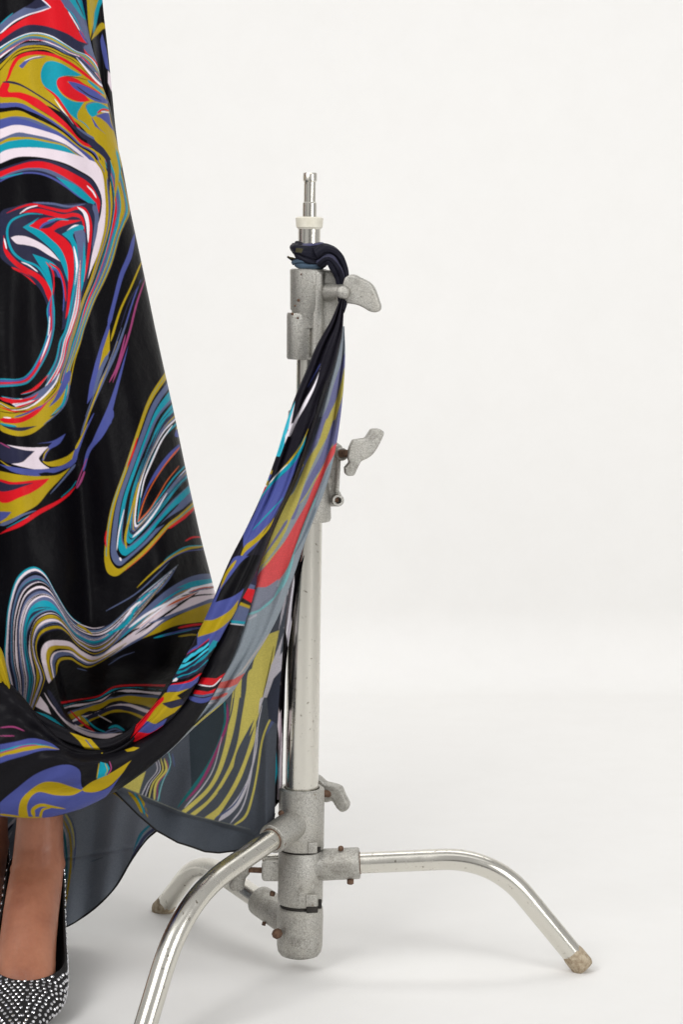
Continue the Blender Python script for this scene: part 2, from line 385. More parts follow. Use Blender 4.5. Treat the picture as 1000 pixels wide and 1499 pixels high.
K.line(SLATE, '200,238 320,245 420,262 520,246', 12); K.line(SLATE, '570,250 590,320 580,420 565,520', 30, 20, 10)
K.line(RED, '40,302 120,268 200,250 300,272 400,290 470,270 520,286 550,370 547,480 530,620 512,720', 4, 14, 16, 22, 16, 8)
K.line(PURE, '120,306 170,272 230,256', 7); K.line(PURE, '470,264 515,300 535,370 538,480', 6, 22, 16, 4)
K.line(RED, '130,300 220,286 300,302 380,322 450,312 500,335 520,420', 5, 26, 26, 20, 4)
K.line(TEAL, '260,310 180,306 120,322 70,350 45,400 50,470 80,540 140,590 220,622 270,680 308,760 325,880 322,1000', 6, 12, 14, 12, 12, 10)
K.poly(TEAL, '138,388 240,328 205,375 300,440 400,515 432,620 422,740 400,680 370,600 320,530 230,450')
K.poly(RED, '178,380 255,335 345,328 300,352 232,398 300,390 360,350 440,345 505,345 420,370 350,395 328,412 400,460 442,520 452,600 445,720 430,800 420,900 398,950 410,840 415,740 410,620 370,520 300,450 250,410')
K.line(BLUE, '240,400 270,370 340,345', 14); K.line(TEAL, '290,350 350,338 420,345', 10)
K.poly(TEAL, '378,430 480,374 512,385 500,412 445,432 470,500 490,620 470,760 440,850 410,960 452,700 450,560 430,480')
K.poly(SLATE, '450,415 512,410 522,500 512,640 500,710 480,620 470,500'); K.line(TEAL, '512,480 512,620 490,760 440,900 410,1000', 4, 22, 22, 20)
K.poly(PURE, '403,412 450,376 482,374 440,392'); K.line(PURE, '450,505 468,600 468,680 455,745', 12)
K.poly(WHITE, '65,452 100,440 160,445 240,480 310,530 368,597 300,560 220,512 150,495 100,487')
K.poly(TEAL, '197,550 280,580 340,620 385,710 340,655 292,625 312,700 325,800 290,700 240,620')
K.line(RED, '22,440 35,530 90,600 160,650 230,690 280,750 310,840 318,900', 4, 26, 28, 30, 36, 8)
K.line(PURE, '130,600 180,622 230,660', 7); K.line(PURE, '25,455 40,520', 8); K.line(RED, '70,632 150,672 225,740', 16); K.line(NAVY, '120,660 190,700 240,760', 6)
K.line(RED, '280,600 318,650 330,720 322,800', 9); K.line(RED, '300,605 360,650 392,740 402,840', 12); K.line(BLUE, '310,640 350,660 380,760 385,900', 18)
K.poly(BLACK, '332,690 368,700 385,780 382,900 375,1010 335,1010 335,850')
K.bands('485,590 430,850 400,1000 363,1083 337,1197 287,1290 220,1370 100,1413 0,1410', '492,590 492,850 452,1000 425,1083 400,1197 363,1290 320,1370 233,1450 120,1500', [(TEAL, 1), (SLATE, .5), (NAVY, .4), (TEAL, .6), (WHITE, .5), (RED, .5), (WHITE, .8), (RED, .6), (SLATE, .5)], .02, 3, .3)
# falling ribbons and the left bowl
K.t = 'T3'
K.bands('470,-170 428,-40 440,90 415,240 350,400 270,530 180,590 0,590', '475,-170 500,-40 495,140 452,320 380,470 290,600 200,650 0,668',
        [(TEAL, .5), (BLUE, .9), (RED, 1), (SLATE, .7), (TEAL, .5)], .02, 3, .2)
K.poly(PURE, '448,200 472,140 432,290 362,450 402,330'); K.line(PURE, '455,20 450,120 440,200', 8)
K.poly(BLACK, '0,700 200,735 330,690 440,570 380,740 300,770 150,770 0,745')
K.poly(MUST, '0,800 150,855 300,820 400,760 540,640 600,640 600,760 550,850 430,990 300,1090 180,1117 60,1092 0,1050')
K.line(SLATE, '180,790 330,750 480,640 545,540', 10, 60, 50, 20)
K.line(RED, '0,768 100,795 200,795 300,765 350,725', 30, 34, 26, 4); K.line(RED, '190,732 320,680 445,555', 4, 26, 3)
K.line(RED, '0,965 150,975 250,945 350,880 450,785', 50, 46, 40, 4); K.line(RED, '0,850 120,888 250,890 350,845', 12); K.line(BLUE, '130,945 250,905 400,830', 14)
K.line(NAVY, '0,1005 100,1040 200,1052 335,1024', 12, 32, 30, 2); K.line(TEAL, '0,1000 60,1015 150,1028', 18)
K.line(BLUE, '640,520 580,660 520,770 450,848', 50, 56, 36, 4); K.line(TEAL, '620,640 580,810 520,880 458,940', 16, 22, 3); K.line(BLACK, '458,938 520,905 575,850', 8)
K.line(PURE, '0,815 90,868 170,872 280,845 400,755 500,640 545,540', 4, 10, 12, 14, 9); K.line(BLACK, '0,820 100,870 240,850 360,780', 7); K.line(MUST, '250,870 400,790 530,650', 14)
K.line(MAG, '540,690 480,760 400,830 350,880', 8); K.line(PURE, '30,945 100,950', 9); K.line(BLACK, '0,890 120,905 240,880', 6); K.line(BLACK, '400,810 500,700 545,600', 5)
K.line(SLATE, '645,520 630,700 590,830 500,930 400,1010', 10); K.line(MUST, '740,250 690,400 662,520 640,650', 7)
K.poly(BLUE, '1005,40 930,250 870,450 820,650 795,825 850,745 900,600 960,440 1005,350', 0)
K.poly(MUST, '1005,130 940,330 900,520 955,430 1005,330', 0); K.line(SLATE, '990,370 920,520 850,740', 30, 36, 8)
K.t = 'P'
K.line(BLUE, '197,343 190,374 178,403 168,440 158,480', 4, 7, 6, 5, 6); K.line(MUST, '208,382 192,420 176,455 162,500', 2, 2.4, 3)
K.line(BLUE, '206,410 195,440 182,482 170,520', 2); K.line(MAG, '212,410 200,445 190,485 176,530 165,560', 2.6); K.line(BLACK, '208,414 197,445 187,480', 1)
K.line(NAVY, '211,405 190,440 176,480', 1.4)
K.poly(BLUE, '188,505 180,530 172,555 158,595 140,635 126,668 140,645 160,615 170,580 180,540')
K.line(SLATE, '186,470 170,515 152,555 130,605 118,638', 2, 4, 3.5, 3); K.line(MUST, '172,500 158,535 140,580 122,630', 1, 2, 1.6)
K.line(SLATE, '178,480 160,530 140,572 125,610', 1.2); K.line(MAG, '184,490 172,535 160,560', 2.5)
K.line(BLUE, '165,600 148,635 130,660 122,690', 12, 9, 5, 3); K.line(MAG, '124,690 118,705 112,715', 2, 3, 2)
K.t = 'T4'
K.poly(NAVY, '0,300 60,320 180,350 320,370 260,430 190,480 100,492 0,440'); K.line(MAG, '0,300 90,350', 10)
K.poly(WHITE, '60,320 180,338 300,345 442,340 385,400 357,450 400,500 462,540 340,546 220,525 105,495 200,480 262,430 318,378 220,368 130,345')
K.poly(BLUE, '340,310 480,285 602,218 545,310 450,370 400,462 382,462 410,400 445,335 478,300'); K.line(MUST, '395,460 410,400 450,350', 9)
K.poly(MUST, '388,465 430,478 520,460 620,420 705,345 695,400 640,465 560,510 460,517 400,485')
K.line(MUST, '0,462 80,515 180,542', 8); K.line(BLUE, '0,500 120,545 240,568 340,575 460,560 580,530 670,470 700,380 770,210 860,30', 16, 50, 60, 46, 44, 34, 16, 14)
K.poly(BLACK, '350,585 420,570 500,575 640,520 560,570 450,600 380,602')
K.line(MUST, '690,360 740,260 800,130', 20, 12, 4)
K.poly(MUST, '0,560 150,590 300,605 450,605 540,590 645,528 545,640 450,740 350,862 240,930 100,1000 0,1040'); K.line(SLATE, '690,500 600,610 540,680 460,770', 20, 14, 3)
K.poly(RED, '0,632 120,660 300,645 455,628 380,700 280,762 180,802 70,850 0,835'); K.poly(NAVY, '0,655 100,682 310,668 200,706 100,738 0,742')
K.poly(BLUE, '0,930 105,935 60,985 0,1025', 0); K.line(SLATE, '0,1055 100,1020 200,965 330,920', 34, 24, 6); K.line(TEAL, '60,1080 250,980 420,900', 5)
K.line(RED, '0,1135 60,1105 200,1040 350,940 520,850 620,780 695,700', 10, 34, 40, 36, 22, 12); K.line(MAG, '695,700 740,580 800,430', 8, 6, 6)
K.line(BLUE, '790,450 850,310 920,200 1005,60', 6, 24, 60, 90); K.line(TEAL, '560,800 650,720 700,650', 4)
# leaf
K.t = 'T5'
K.bands('507,70 400,240 320,460 240,700 150,960 112,1180 108,1340 170,1420 250,1375 380,1260 520,1110 610,1045 705,960',
        '592,410 510,490 450,590 400,700 362,820 340,940 330,1040 332,1060 350,1045 400,985 480,880 560,770 635,690',
        [(MUST, 1.2), (BLACK, .6), (SLATE, 1.5), (BLACK, .4), (TEAL, 1.3), (SLATE, .4), (BLACK, .9), (TEAL, .9), (NAVY, .5), (SLATE, .7), (PURE, .3), (BLACK, .5), (TEAL, .4)], .018, 21, .35)
K.line(RED, '325,500 290,610 255,700', 10); K.poly(RED, '705,958 620,1030 520,1108 545,1105 640,1040 708,975', 0); K.line(ORANGE, '240,1385 380,1265 520,1110', 5)
K.line(RED, '118,1120 110,1180 116,1230', 10); K.poly(MUST, '108,1280 150,1330 185,1370 240,1380 180,1422 130,1405 108,1350')
K.line(PURE, '555,420 480,530 420,660 370,780 345,900', 5, 9, 8, 4); K.line(PURE, '290,1165 360,1100 440,1000 520,870', 12, 10, 5); K.line(PURE, '185,1250 200,1130 235,980', 4, 7, 3)
K.poly(BLUE, '600,545 520,620 440,730 380,850 330,990 360,920 400,830 470,730 540,650 605,575'); K.line(ORANGE, '605,565 510,680 430,800 370,920 325,1065', 12, 6, 5, 8)
K.line(ORANGE, '325,1065 400,985 460,890 520,790 600,690', 8, 5, 4); K.line(MUST, '250,1240 245,1150 290,960 330,800', 14, 12, 6); K.line(BLACK, '600,940 520,1020 440,1105', 12)
K.poly(BLACK, '440,1110 520,1040 690,935 600,1010 500,1080'); K.line(BLACK, '205,1290 240,1290', 12); K.line(PURE, '205,1300 215,1320', 12)
K.line(MUST, '765,1222 660,1240 560,1290 480,1350 390,1430 320,1499', 16, 14, 12, 8, 5); K.line(TEAL, '760,1218 650,1228 560,1275 500,1320', 6); K.line(BLUE, '762,1245 640,1260 540,1310 470,1370', 4)
K.line(RED, '640,1190 690,1165 748,1163', 9); K.line(MUST, '595,420 580,450', 8); K.poly(BLUE, '582,440 602,500 572,492')
# wave
K.t = 'T6'
K.poly(SLATE, '480,290 580,190 680,110 790,20 740,100 650,190 560,270 470,350')
#K.poly(SLATE, '560,310 700,160 800,90 880,62 950,60 955,180 860,190 760,240 650,300 560,360')
K.poly(MUST, '540,395 620,345 700,290 800,240 960,170 960,270 880,275 780,290 700,322 620,352')
K.bands('70,640 40,530 20,440 25,330 38,200 75,80 140,30 195,55 245,140 300,230 350,275 420,295 490,270 580,190 680,110 790,20',
        '149,675 205,550 211,512 180,440 172,390 190,350 230,330 275,325 310,345 335,375 365,400 420,425 480,395 550,320 650,200 788,24',
        [(TEAL, .5), (WHITE, .7), (NAVY, .6), (BLACK, .5), (SLATE, .7), (TEAL, .15), (NAVY, .6), (WHITE, .35), (BLACK, .8), (WHITE, .6), (NAVY, .5), (SLATE, .7), (WHITE, .15), (BLACK, .6), (WHITE, .45), (SLATE, .9), (TEAL, .9), (NAVY, .5), (TEAL, .3), (SLATE, .5), (BLACK, .5), (WHITE, .35), (NAVY, .5), (MUST, .6), (BLACK, .3), (WHITE, .4), (SLATE, .5), (BLACK, .6), (MUST, .5), (NAVY, .4), (BLACK, .8)], .022, 8, .5)
K.bands('400,430 480,395 560,300 700,165 800,95 880,64 965,60', '400,445 480,430 560,385 640,340 740,265 850,215 965,178', [(SLATE, 1.6), (TEAL, .6), (SLATE, .6), (PURE, .5), (ORANGE, .15), (WHITE, 1), (BLACK, .3), (WHITE, .8), (SLATE, .5)], .02, 3, .3)
K.poly(BLACK, '350,280 420,300 500,275 600,180 700,90 790,20 640,110 560,180 480,250 420,280')
K.poly(TEAL, '780,125 850,95 950,80 950,102 850,112'); K.poly(PURE, '780,165 850,122 950,98 950,112 860,130 800,162', 0)
K.poly(WHITE, '600,330 700,240 790,190 880,140 955,122 958,165 860,190 780,222 700,262 600,342 520,392 460,415 520,370')
K.line(PURE, '570,300 650,240 750,185', 10); K.line(BLACK, '600,330 720,250 880,140', 4, 9, 4); K.line(BLACK, '780,200 860,160 950,150', 6); K.line(ORANGE, '840,140 900,122 952,118', 4)
K.line(TEAL, '470,330 560,280 620,180 700,120', 8, 14, 10, 3); K.line(PURE, '545,270 585,215 625,180', 8); K.line(BLACK, '500,380 580,320 620,300', 8); K.line(SLATE, '660,280 800,230 955,170', 6, 12, 16)
K.line(RED, '790,300 850,288 910,282', 9); K.line(TEAL, '680,345 760,325 860,305', 9); K.line(BLUE, '720,335 820,310 900,298', 8); K.line(MUST, '790,338 850,330 890,335', 8)
K.line(MUST, '340,285 370,300 410,330', 9); K.line(SLATE, '470,225 600,150 700,60 750,10', 4); K.line(SLATE, '470,460 530,430 590,405', 3)
K.t = 'T7'
K.line(BLACK, '245,40 240,100 290,230 300,290', 14)
K.t = 'P'
K.bands('80,1006 71,999 64,978 60,959 63,945 72,938 86,937 103,940 120,953 139,961 158,954 188,938', '81,990 83,984 84,978 85,973 88,968 92,966 98,965 106,966 115,972 129,977 149,968 178,948', [(WHITE, 1.3), (MUST, .9), (BLACK, .3), (WHITE, .5), (SLATE, .8), (BLACK, .4), (MUST, .5)], .01, 5, .1)
K.t = 'T7'
K.poly(BLACK, '360,230 385,190 440,170 480,190 540,210 600,190 900,60 1010,60 1010,295 800,290 690,305 620,358 500,385 380,400 340,330')
K.poly(BLACK, '300,290 345,240 380,400 450,520 560,600 600,640 240,480 210,470 270,340')
K.line(SLATE, '470,200 530,215', 4); K.line(SLATE, '660,180 740,130 820,100', 3)
K.bands('370,405 480,388 600,366 690,312 800,298 1010,300', '480,580 560,530 640,495 700,475 780,480 880,530',
        [(RED, .5), (BLACK, .4), (TEAL, .3), (BLACK, .6), (WHITE, .45), (BLACK, .7), (SLATE, .5), (MUST, 1.6), (BLACK, .5), (WHITE, .4), (NAVY, 1.3), (MUST, .7), (BLACK, .4)], .018, 15, .2)
K.poly(WHITE, '245,370 290,430 312,482 215,432', 0); K.line(WHITE, '270,350 320,430 400,520 480,570 560,600 650,612 745,596', 5, 8, 16, 30, 34, 30, 4)
K.line(SLATE, '470,560 560,590 660,595 740,580', 3, 9, 3); K.line(NAVY, '290,330 380,480 460,550', 20, 30, 6)
K.line(RED, '428,458 500,530 575,585', 10); K.line(MUST, '465,470 500,505 545,550', 3, 22, 3); K.line(TEAL, '505,490 580,560 650,592', 8); K.line(TEAL, '215,465 300,500 400,575 430,600', 5, 20, 6)
K.line(TEAL, '660,565 710,552 760,580', 14); K.line(PURE, '600,485 680,530', 4); K.line(SLATE, '640,590 700,570 745,585', 10)
K.done()

# ---- strand a: front roll
A_ = Print(330, 720, srgb(27, 25, 33)); OFFA = (180, 400)
TI.update({'a1': (7.14, 390 - 180, 30), 'a2': (6.25, 180, 220), 'a3': (5.556, 120, 420), 'a4': (5.556, 0, 560)})
A_.t = 'a1'
A_.poly(PURE, '572,735 545,840 480,985 400,1120 215,1490 250,1490 320,1330 440,1120 520,940'); A_.line(BLUE, '565,735 500,850 430,980', 5, 8, 2)
A_.poly(CYAN, '300,1120 230,1280 130,1510 205,1510 250,1340', 0); A_.poly(PURE, '300,1140 250,1300 225,1440 250,1400 275,1270', 0); A_.line(RED, '215,1500 232,1420', 18)
A_.t = 'a2'
A_.poly(CYAN, '390,-20 330,110 270,300 310,302 348,200 368,60', 0); A_.line(TEAL, '350,120 300,290', 8); A_.poly(PURE, '465,-10 400,80 352,190 362,110 420,0', 0)
A_.poly(MUST, '213,430 246,428 236,465 203,462', 0); A_.poly(BLUE, '203,465 236,468 215,520 190,520', 0); A_.poly(MUST, '190,520 210,520 195,565 172,570', 0); A_.poly(TEAL, '188,505 212,505 206,522 184,522', 0)
A_.poly(RED, '165,570 195,572 165,630 145,645', 0); A_.poly(PURE, '176,562 192,562 186,580 172,580', 0)
A_.poly(BLUE, '500,240 440,330 360,450 260,530 190,605 130,700 60,860 -20,990 -20,1230 80,1130 160,1020 250,880 330,720 420,500 490,330')
A_.line(TEAL, '560,75 500,230 400,375 280,500 190,600 120,710', 4, 40, 46, 30, 18, 4); A_.line(MUST, '572,50 505,200 400,345 300,450 190,580', 3, 12, 14, 8, 3); A_.line(PURE, '380,375 290,460 210,550', 5)
A_.poly(MUST, '262,858 215,960 130,1060 60,1120 -10,1180 -80,1290 -110,1370 -60,1240 -10,1120 80,1050 170,960'); A_.line(TEAL, '60,975 180,850 340,680', 5, 12, 3); A_.line(NAVY, '150,1010 240,880 340,700', 5)
A_.t = 'a3'
A_.poly(BLUE, '250,-30 190,60 140,170 80,300 -10,470 -60,560 -60,900 90,700 160,570 270,360 330,200 440,-30')
A_.line(MUST, '255,0 210,60 170,120 125,230', 26, 24, 20, 8, taper=.2)
A_.poly(BLACK, '300,10 370,-40 450,-40 340,200 235,290 85,342 135,230 215,120')
A_.poly(MUST, '-40,500 60,485 140,450 210,400 275,320 250,420 190,500 90,575 -60,625')
A_.bands('-60,800 20,720 70,650', '60,900 150,760 200,690', [(TEAL, .5), (BLACK, .4), (BLUE, .8)], .01, 3, 0)
A_.t = 'a4'
A_.bands('400,30 450,10 500,-20 560,-60 620,-100 700,-160', '405,205 440,195 500,180 560,160 610,130 690,60',
         [(BLUE, .5), (RED, .15), (NAVY, .5), (CYAN, .7), (BLACK, .5), (CYAN, .6), (NAVY, .5), (TEAL, .5), (NAVY, .9), (TEAL, .25), (NAVY, .5)], .02, 3, .1)
A_.poly(BLACK, '395,205 440,190 500,185 640,120 640,170 560,205 470,225 390,235'); A_.poly(PURE, '408,195 432,176 448,186 436,204 400,210', 0)
A_.line(RED, '385,238 500,218 560,195 640,140', 20, 16, 12)
A_.poly(BLUE, '355,295 380,240 470,228 560,205 620,160 600,230 540,262 460,288')
A_.poly(MUST, '340,300 380,292 460,286 540,262 440,322 475,345 400,365 318,385 345,405 400,425 480,400 420,460 350,500 262,555 180,540 250,420', 0)
A_.poly(NAVY, '318,385 400,372 470,350 500,375 470,400 390,424 345,405')
A_.poly(BLACK, '440,322 545,262 600,215 590,290 480,345'); A_.line(NAVY, '380,292 460,288', 3)
A_.poly(BLUE, '185,532 262,552 360,505 320,570 220,630 100,630'); A_.poly(RED, '0,715 100,622 220,625 330,560 250,630 150,690 60,735 0,735')
A_.poly(RED, '330,325 250,390 150,490 50,590 60,650 115,622 190,530 262,430 330,360'); A_.line(BLACK, '290,370 200,470 120,570 68,650', 2)
A_.done()

# ---- strand b: black band running down into the swag
B_ = Print(480, 1230, srgb(22, 21, 25))
B_.t = 'U3'
B_.poly(NAVY, '430,40 425,200 330,235 370,130', 0); B_.poly(SLATE, '360,190 410,205 400,240 340,230', 0)
B_.poly(RED, '335,225 410,240 385,352 300,300', 0); B_.poly(MUST, '280,335 380,375 375,398 270,362', 0); B_.poly(SLATE, '270,362 375,400 345,500 210,495', 0)
B_.poly(TEAL, '205,485 340,500 335,522 215,512', 0); B_.line(PURE, '205,515 335,530', 5)
B_.t = 'U4'
B_.poly(RED, '640,175 760,182 835,135 795,195 740,240 610,228', 0); B_.line(PURE, '610,232 700,246 745,235 800,180', 9, 8, 6)
B_.poly(RED, '585,275 690,290 760,262 735,300 650,316 570,306', 0); B_.line(SLATE, '570,315 650,325 740,305', 16)
B_.poly(BLUE, '545,325 650,342 740,320 690,370 620,382 540,352'); B_.poly(MUST, '15,762 85,738 135,745 90,770 35,778', 0)
B_.poly(MUST, '0,900 40,870 70,845 30,900 -30,960', 0)
B_.t = 'T8'
B_.bands('-10,125 100,105 200,85 300,110 360,150', '-10,240 60,215 150,190 250,160 360,155', [(BLUE, 1.2), (TEAL, .3), (MAG, .3), (MUST, 1), (BLUE, 1.2)], .008, 2, 0)
B_.line(MAG, '0,20 80,15 150,40', 8); B_.line(MAG, '0,70 90,70', 5)
B_.poly(BLUE, '-10,490 100,392 220,302 350,252 430,248 488,285 503,385 600,408 680,372 745,300 640,445 520,505 390,545 260,572 60,580 -10,560')
B_.poly(MUST, '112,540 128,460 200,388 270,352 350,353 430,378 505,402 440,432 340,432 240,412 190,442 165,500 175,570 120,560')
B_.poly(MUST, '497,396 560,350 650,310 720,270 795,222 745,300 665,378 585,412 520,412')
B_.line(MUST, '210,565 202,520 250,492 320,502 400,515', 26, 20, 14, 4); B_.line(MUST, '245,565 262,520 310,508', 18, 14, 5); B_.line(MUST, '-5,548 80,558 160,568 260,566', 12, 10, 8)
B_.poly(TEAL, '612,228 655,240 670,268 650,310 592,335 602,280', 0); B_.line(MUST, '605,235 590,330', 5); B_.line(MUST, '640,235 655,280 640,310', 4); B_.line(MAG, '668,225 678,270 655,310', 6)
B_.done()

# ---- rope c (inner rolled edge)
C_ = Print(260, 300, srgb(26, 25, 29)); TI.update({'c': (4.1667, 0, 80)})     # patch starts at row 850
C_.t = 'c'
C_.poly(MUST, '-10,30 20,80 60,220 85,300 85,370 40,330 -10,280', 0)
C_.poly(CYAN, '-10,285 30,330 60,395 120,490 200,585 285,632 180,600 90,520 30,430 -10,380'); C_.line(MUST, '-5,370 30,430 80,500', 14); C_.line(PURE, '50,350 110,460 200,580', 6, 10, 5)
C_.poly(PURE, '240,622 285,632 275,640 250,636', 0); C_.line(RED, '130,582 170,572 205,590', 12)
C_.poly(MUST, '425,590 500,612 545,620 612,695 560,702 525,700 480,640', 0); C_.line(SLATE, '520,632 575,700', 7, 5); C_.poly(MUST, '562,705 628,698 622,738 552,738', 0)
C_.done()

def dull(c, k=.5, g=srgb(120, 130, 142)): return tuple(a * (1 - k) + b * k for a, b in zip(c, g))
dM = srgb(206, 194, 104); dB = srgb(128, 130, 174); dR = srgb(234, 98, 100); dT = srgb(136, 196, 200); dW = srgb(200, 196, 204); GREY = srgb(160, 170, 179)
# ---- reverse of the tied panel
D_ = Print(520, 1120, GREY)
D_.t = 'U1'
D_.poly(dB, '830,600 790,700 700,960 640,1160 560,1340 480,1510 800,1510 800,1100'); D_.poly(dM, '815,760 790,900 730,1100 640,1300 570,1510 650,1510 730,1300 790,1080 812,900')
D_.t = 'U2'
D_.poly(srgb(104, 110, 120), '560,-60 520,180 420,450 300,760 200,1000 330,720 425,640 500,500 580,300 650,180 700,-60'); D_.poly(dB, '700,-60 660,60 600,220 530,370 440,545 370,655 450,530 540,390 640,190 730,-60')
D_.poly(dB, '850,-20 840,180 720,385 640,480 560,625 500,720 440,870 400,875 470,740 540,560 600,440 700,250 790,-20')
D_.poly(dM, '800,-40 735,135 650,290 580,440 530,560 470,740 410,870 360,990 260,1160 118,1330 150,1190 225,980 325,720 430,640 510,470 575,320 655,190 735,-40')
D_.line(dB, '380,880 300,1010 160,1220', 22, 20, 4)
D_.poly(dM, '500,830 560,740 480,890 400,1010 260,1190 118,1340 240,1250 370,1090'); D_.line(dM, '450,430 530,375', 22); D_.line(dM, '800,190 700,400 560,640 480,740', 8, 8, 6)
D_.poly(dR, '838,165 775,240 705,390 622,560 548,740 455,900 350,1080 222,1250 112,1390 82,1515 210,1515 350,1370 450,1170 530,940 600,750 670,580 740,410 815,260')
D_.line(dT, '820,260 700,560 560,860 470,1100 380,1350 300,1510', 5, 8, 8, 20); D_.line(srgb(150, 160, 172), '790,330 680,620 600,860 500,1100 420,1300', 6); D_.line(srgb(128, 140, 152), '770,370 660,660 570,900 480,1130', 7)
D_.line(srgb(168, 176, 186), '750,400 640,700', 6); D_.line(srgb(120, 132, 144), '640,760 560,960 440,1200', 16, 18, 8)
D_.t = 'U3'
D_.poly(dR, '590,-60 700,-60 650,50 560,165 450,220 412,214 430,160 510,70'); D_.poly(dM, '440,-20 520,-20 480,30 430,60', 0)
D_.line(dT, '720,-10 650,170 540,320 440,400 340,445', 8, 22, 26, 20); D_.line(dW, '420,440 350,485', 16, 6); D_.poly(srgb(140, 144, 160), '330,440 440,400 560,300 600,220 560,200 440,280 360,330', 0)
D_.poly(srgb(146, 150, 166), '420,225 500,215 600,150 560,260 450,360 380,400 390,300')
D_.line(srgb(198, 190, 186), '520,590 460,680 380,790 300,900 240,960', 6, 10, 10, 8)
D_.t = 'U4'
D_.poly(srgb(216, 112, 106), '790,212 900,188 1000,130 930,225 850,262 740,262', 0); D_.line(dW, '740,288 800,280 870,262', 24, 16); D_.line(srgb(216, 112, 106), '700,345 780,335 850,300', 26, 16); D_.line(dW, '690,385 770,370', 14)
D_.line(dM, '410,745 560,600 680,490 840,360', 18, 26, 20, 6); D_.line(srgb(170, 176, 180), '400,750 520,630 600,560', 12, 14)
D_.done()

# ---- lower reverse panel
EB = srgb(82, 87, 96)
E_ = Print(480, 1290, EB)
E_.t = 'U5'
E_.poly(srgb(52, 61, 68), '0,200 240,220 250,380 190,560 90,760 0,900')
E_.line(srgb(34, 110, 112), '240,210 245,380 190,560 90,750 -100,1010', 14, 16, 18, 20, 14); E_.line(MAG, '262,250 262,380 222,500 150,670 60,840 -40,960', 16, 18, 20, 10)
E_.line(dW, '222,490 165,710 85,850 -50,1010', 3, 6, 8)
E_.poly(dM, '330,60 368,60 355,180 320,400 280,560 210,760 120,900 -60,1060 -90,1050 100,880 180,750 240,560 270,400 300,180'); E_.line(EB, '318,120 298,280 262,420', 9)
E_.poly(dM, '430,0 585,0 525,220 475,380 385,560 280,760 170,930 30,1060 -10,1055 130,940 250,760 330,560 370,340 400,160')
E_.poly(EB, '460,360 385,600 300,750 335,600 420,430'); E_.line(EB, '300,740 240,840 190,900', 6)
E_.poly(dM, '475,375 462,520 420,640 360,800 270,960 170,1092 95,1080 200,1000 300,850 385,660')
E_.poly(dW, '560,60 590,0 690,0 620,60 560,130 520,240 490,330 500,230 545,110', 0); E_.line(dW, '520,260 490,400 478,560 450,690 400,850 320,990 200,1105', 7, 6, 8, 14, 40, 44)
E_.line(SLATE, '395,850 310,990 170,1090', 3, 10, 12)
E_.line(dW, '480,420 455,640 420,850 370,1010 285,1125', 6, 7, 8, 9); E_.line(dM, '635,310 575,370 520,520 485,740 445,930 395,1070 300,1145', 9, 14, 14, 18); E_.line(SLATE, '635,330 590,390 545,480', 30, 16, 4)
E_.t = 'U3'
E_.poly(dM, '505,605 605,568 560,800 470,1115 325,1115 400,800', 0); E_.poly(dM, '250,1115 290,960 300,940 290,1115', 0); E_.line(dM, '232,1010 228,1115', 9)
E_.poly(dW, '600,575 635,335 668,250 660,330 640,430', 0); E_.poly(dW, '640,590 600,700 540,850 475,1115 520,1115 560,960 645,860 655,720 610,770', 0)
E_.line(dW, '660,120 690,200 640,330', 40, 30, 5); E_.line(BLACK, '560,700 520,900 470,1115', 5); E_.line(dW, '640,550 700,510 740,430', 5); E_.poly(srgb(58, 62, 76), '650,860 700,800 700,1115 660,1250 600,1340 520,1290 505,1115 560,960', 0)
E_.line(dW, '665,830 650,980 640,1115', 6, 12, 8); E_.line(dW, '720,80 705,220 700,300', 3, 6, 3)
E_.t = 'U4'
E_.poly(dM, '-10,1060 90,1000 185,935 165,1000 145,1060 130,1115', 0)
for c_, w_, o_ in ((EB, 20, 0), (dW, 8, 12), (NAVY, 10, 22), (dW, 7, 34), (BLACK, 10, 44), (dM, 12, 56), (BLACK, 7, 68), (dM, 20, 84), (MAG, 9, 100), (srgb(40, 110, 120), 8, 112)):
    E_.line(c_, '%d,830 %d,930 %d,1040 %d,1180' % (250 + o_, 265 + o_, 185 + o_ * 1.0, 110 + o_ * 1.7), w_)
E_.line(dT, '370,780 385,880 320,1030 278,1190', 4, 5, 8); E_.line(SLATE, '400,790 420,900', 12)
E_.line(srgb(34, 110, 120), '820,350 830,480', 10)
# the plain facing below the crease
E_.t = 'P'
FACE = srgb(88, 94, 103)
E_.poly(FACE, '150,1141 179,1152 202,1161 260,1185 280,1192 346,1208 372,1216 400,1235 400,1270 150,1270', 0)
E_.line(srgb(120, 124, 118), '179,1152 202,1161 260,1185 280,1192 346,1208 366,1213', 1)
E_.line(MUST, '188,1158 200,1172 208,1190', 5); E_.line(TEAL, '197,1160 206,1176 212,1192', 2.5); E_.line(MUST, '203,1162 210,1176 216,1196', 3); E_.line(srgb(96, 98, 120), '216,1168 212,1184 220,1196', 2)
E_.done()

# ---- hem panel behind the feet
G_ = Print(330, 1400, srgb(132, 139, 150))
G_.t = 'U6'
G_.line(MUST, '60,420 110,520 132,620 132,800 115,950 80,1180', 12, 14, 15, 12); G_.line(dM, '85,390 130,470 155,580 158,680', 12, 12, 8, 3); G_.line(SLATE, '100,380 150,480 170,620 150,860', 10)
G_.line(srgb(40, 110, 120), '60,500 90,640 100,850 80,1000', 22, 14, 12); G_.line(dW, '50,450 95,560 108,660', 5)
G_.line(srgb(50, 120, 140), '790,470 700,560 640,700', 16, 20, 4); G_.line(srgb(70, 74, 104), '830,500 740,570 680,660 620,760', 22, 22, 6); G_.line(srgb(100, 140, 170), '720,560 640,690', 6)
G_.line(MUST, '470,215 520,245 560,290', 16, 12, 6); G_.line(srgb(140, 148, 156), '130,750 260,720 380,670', 4); G_.line(srgb(96, 104, 112), '300,780 400,745', 6)
G_.t = 'P'
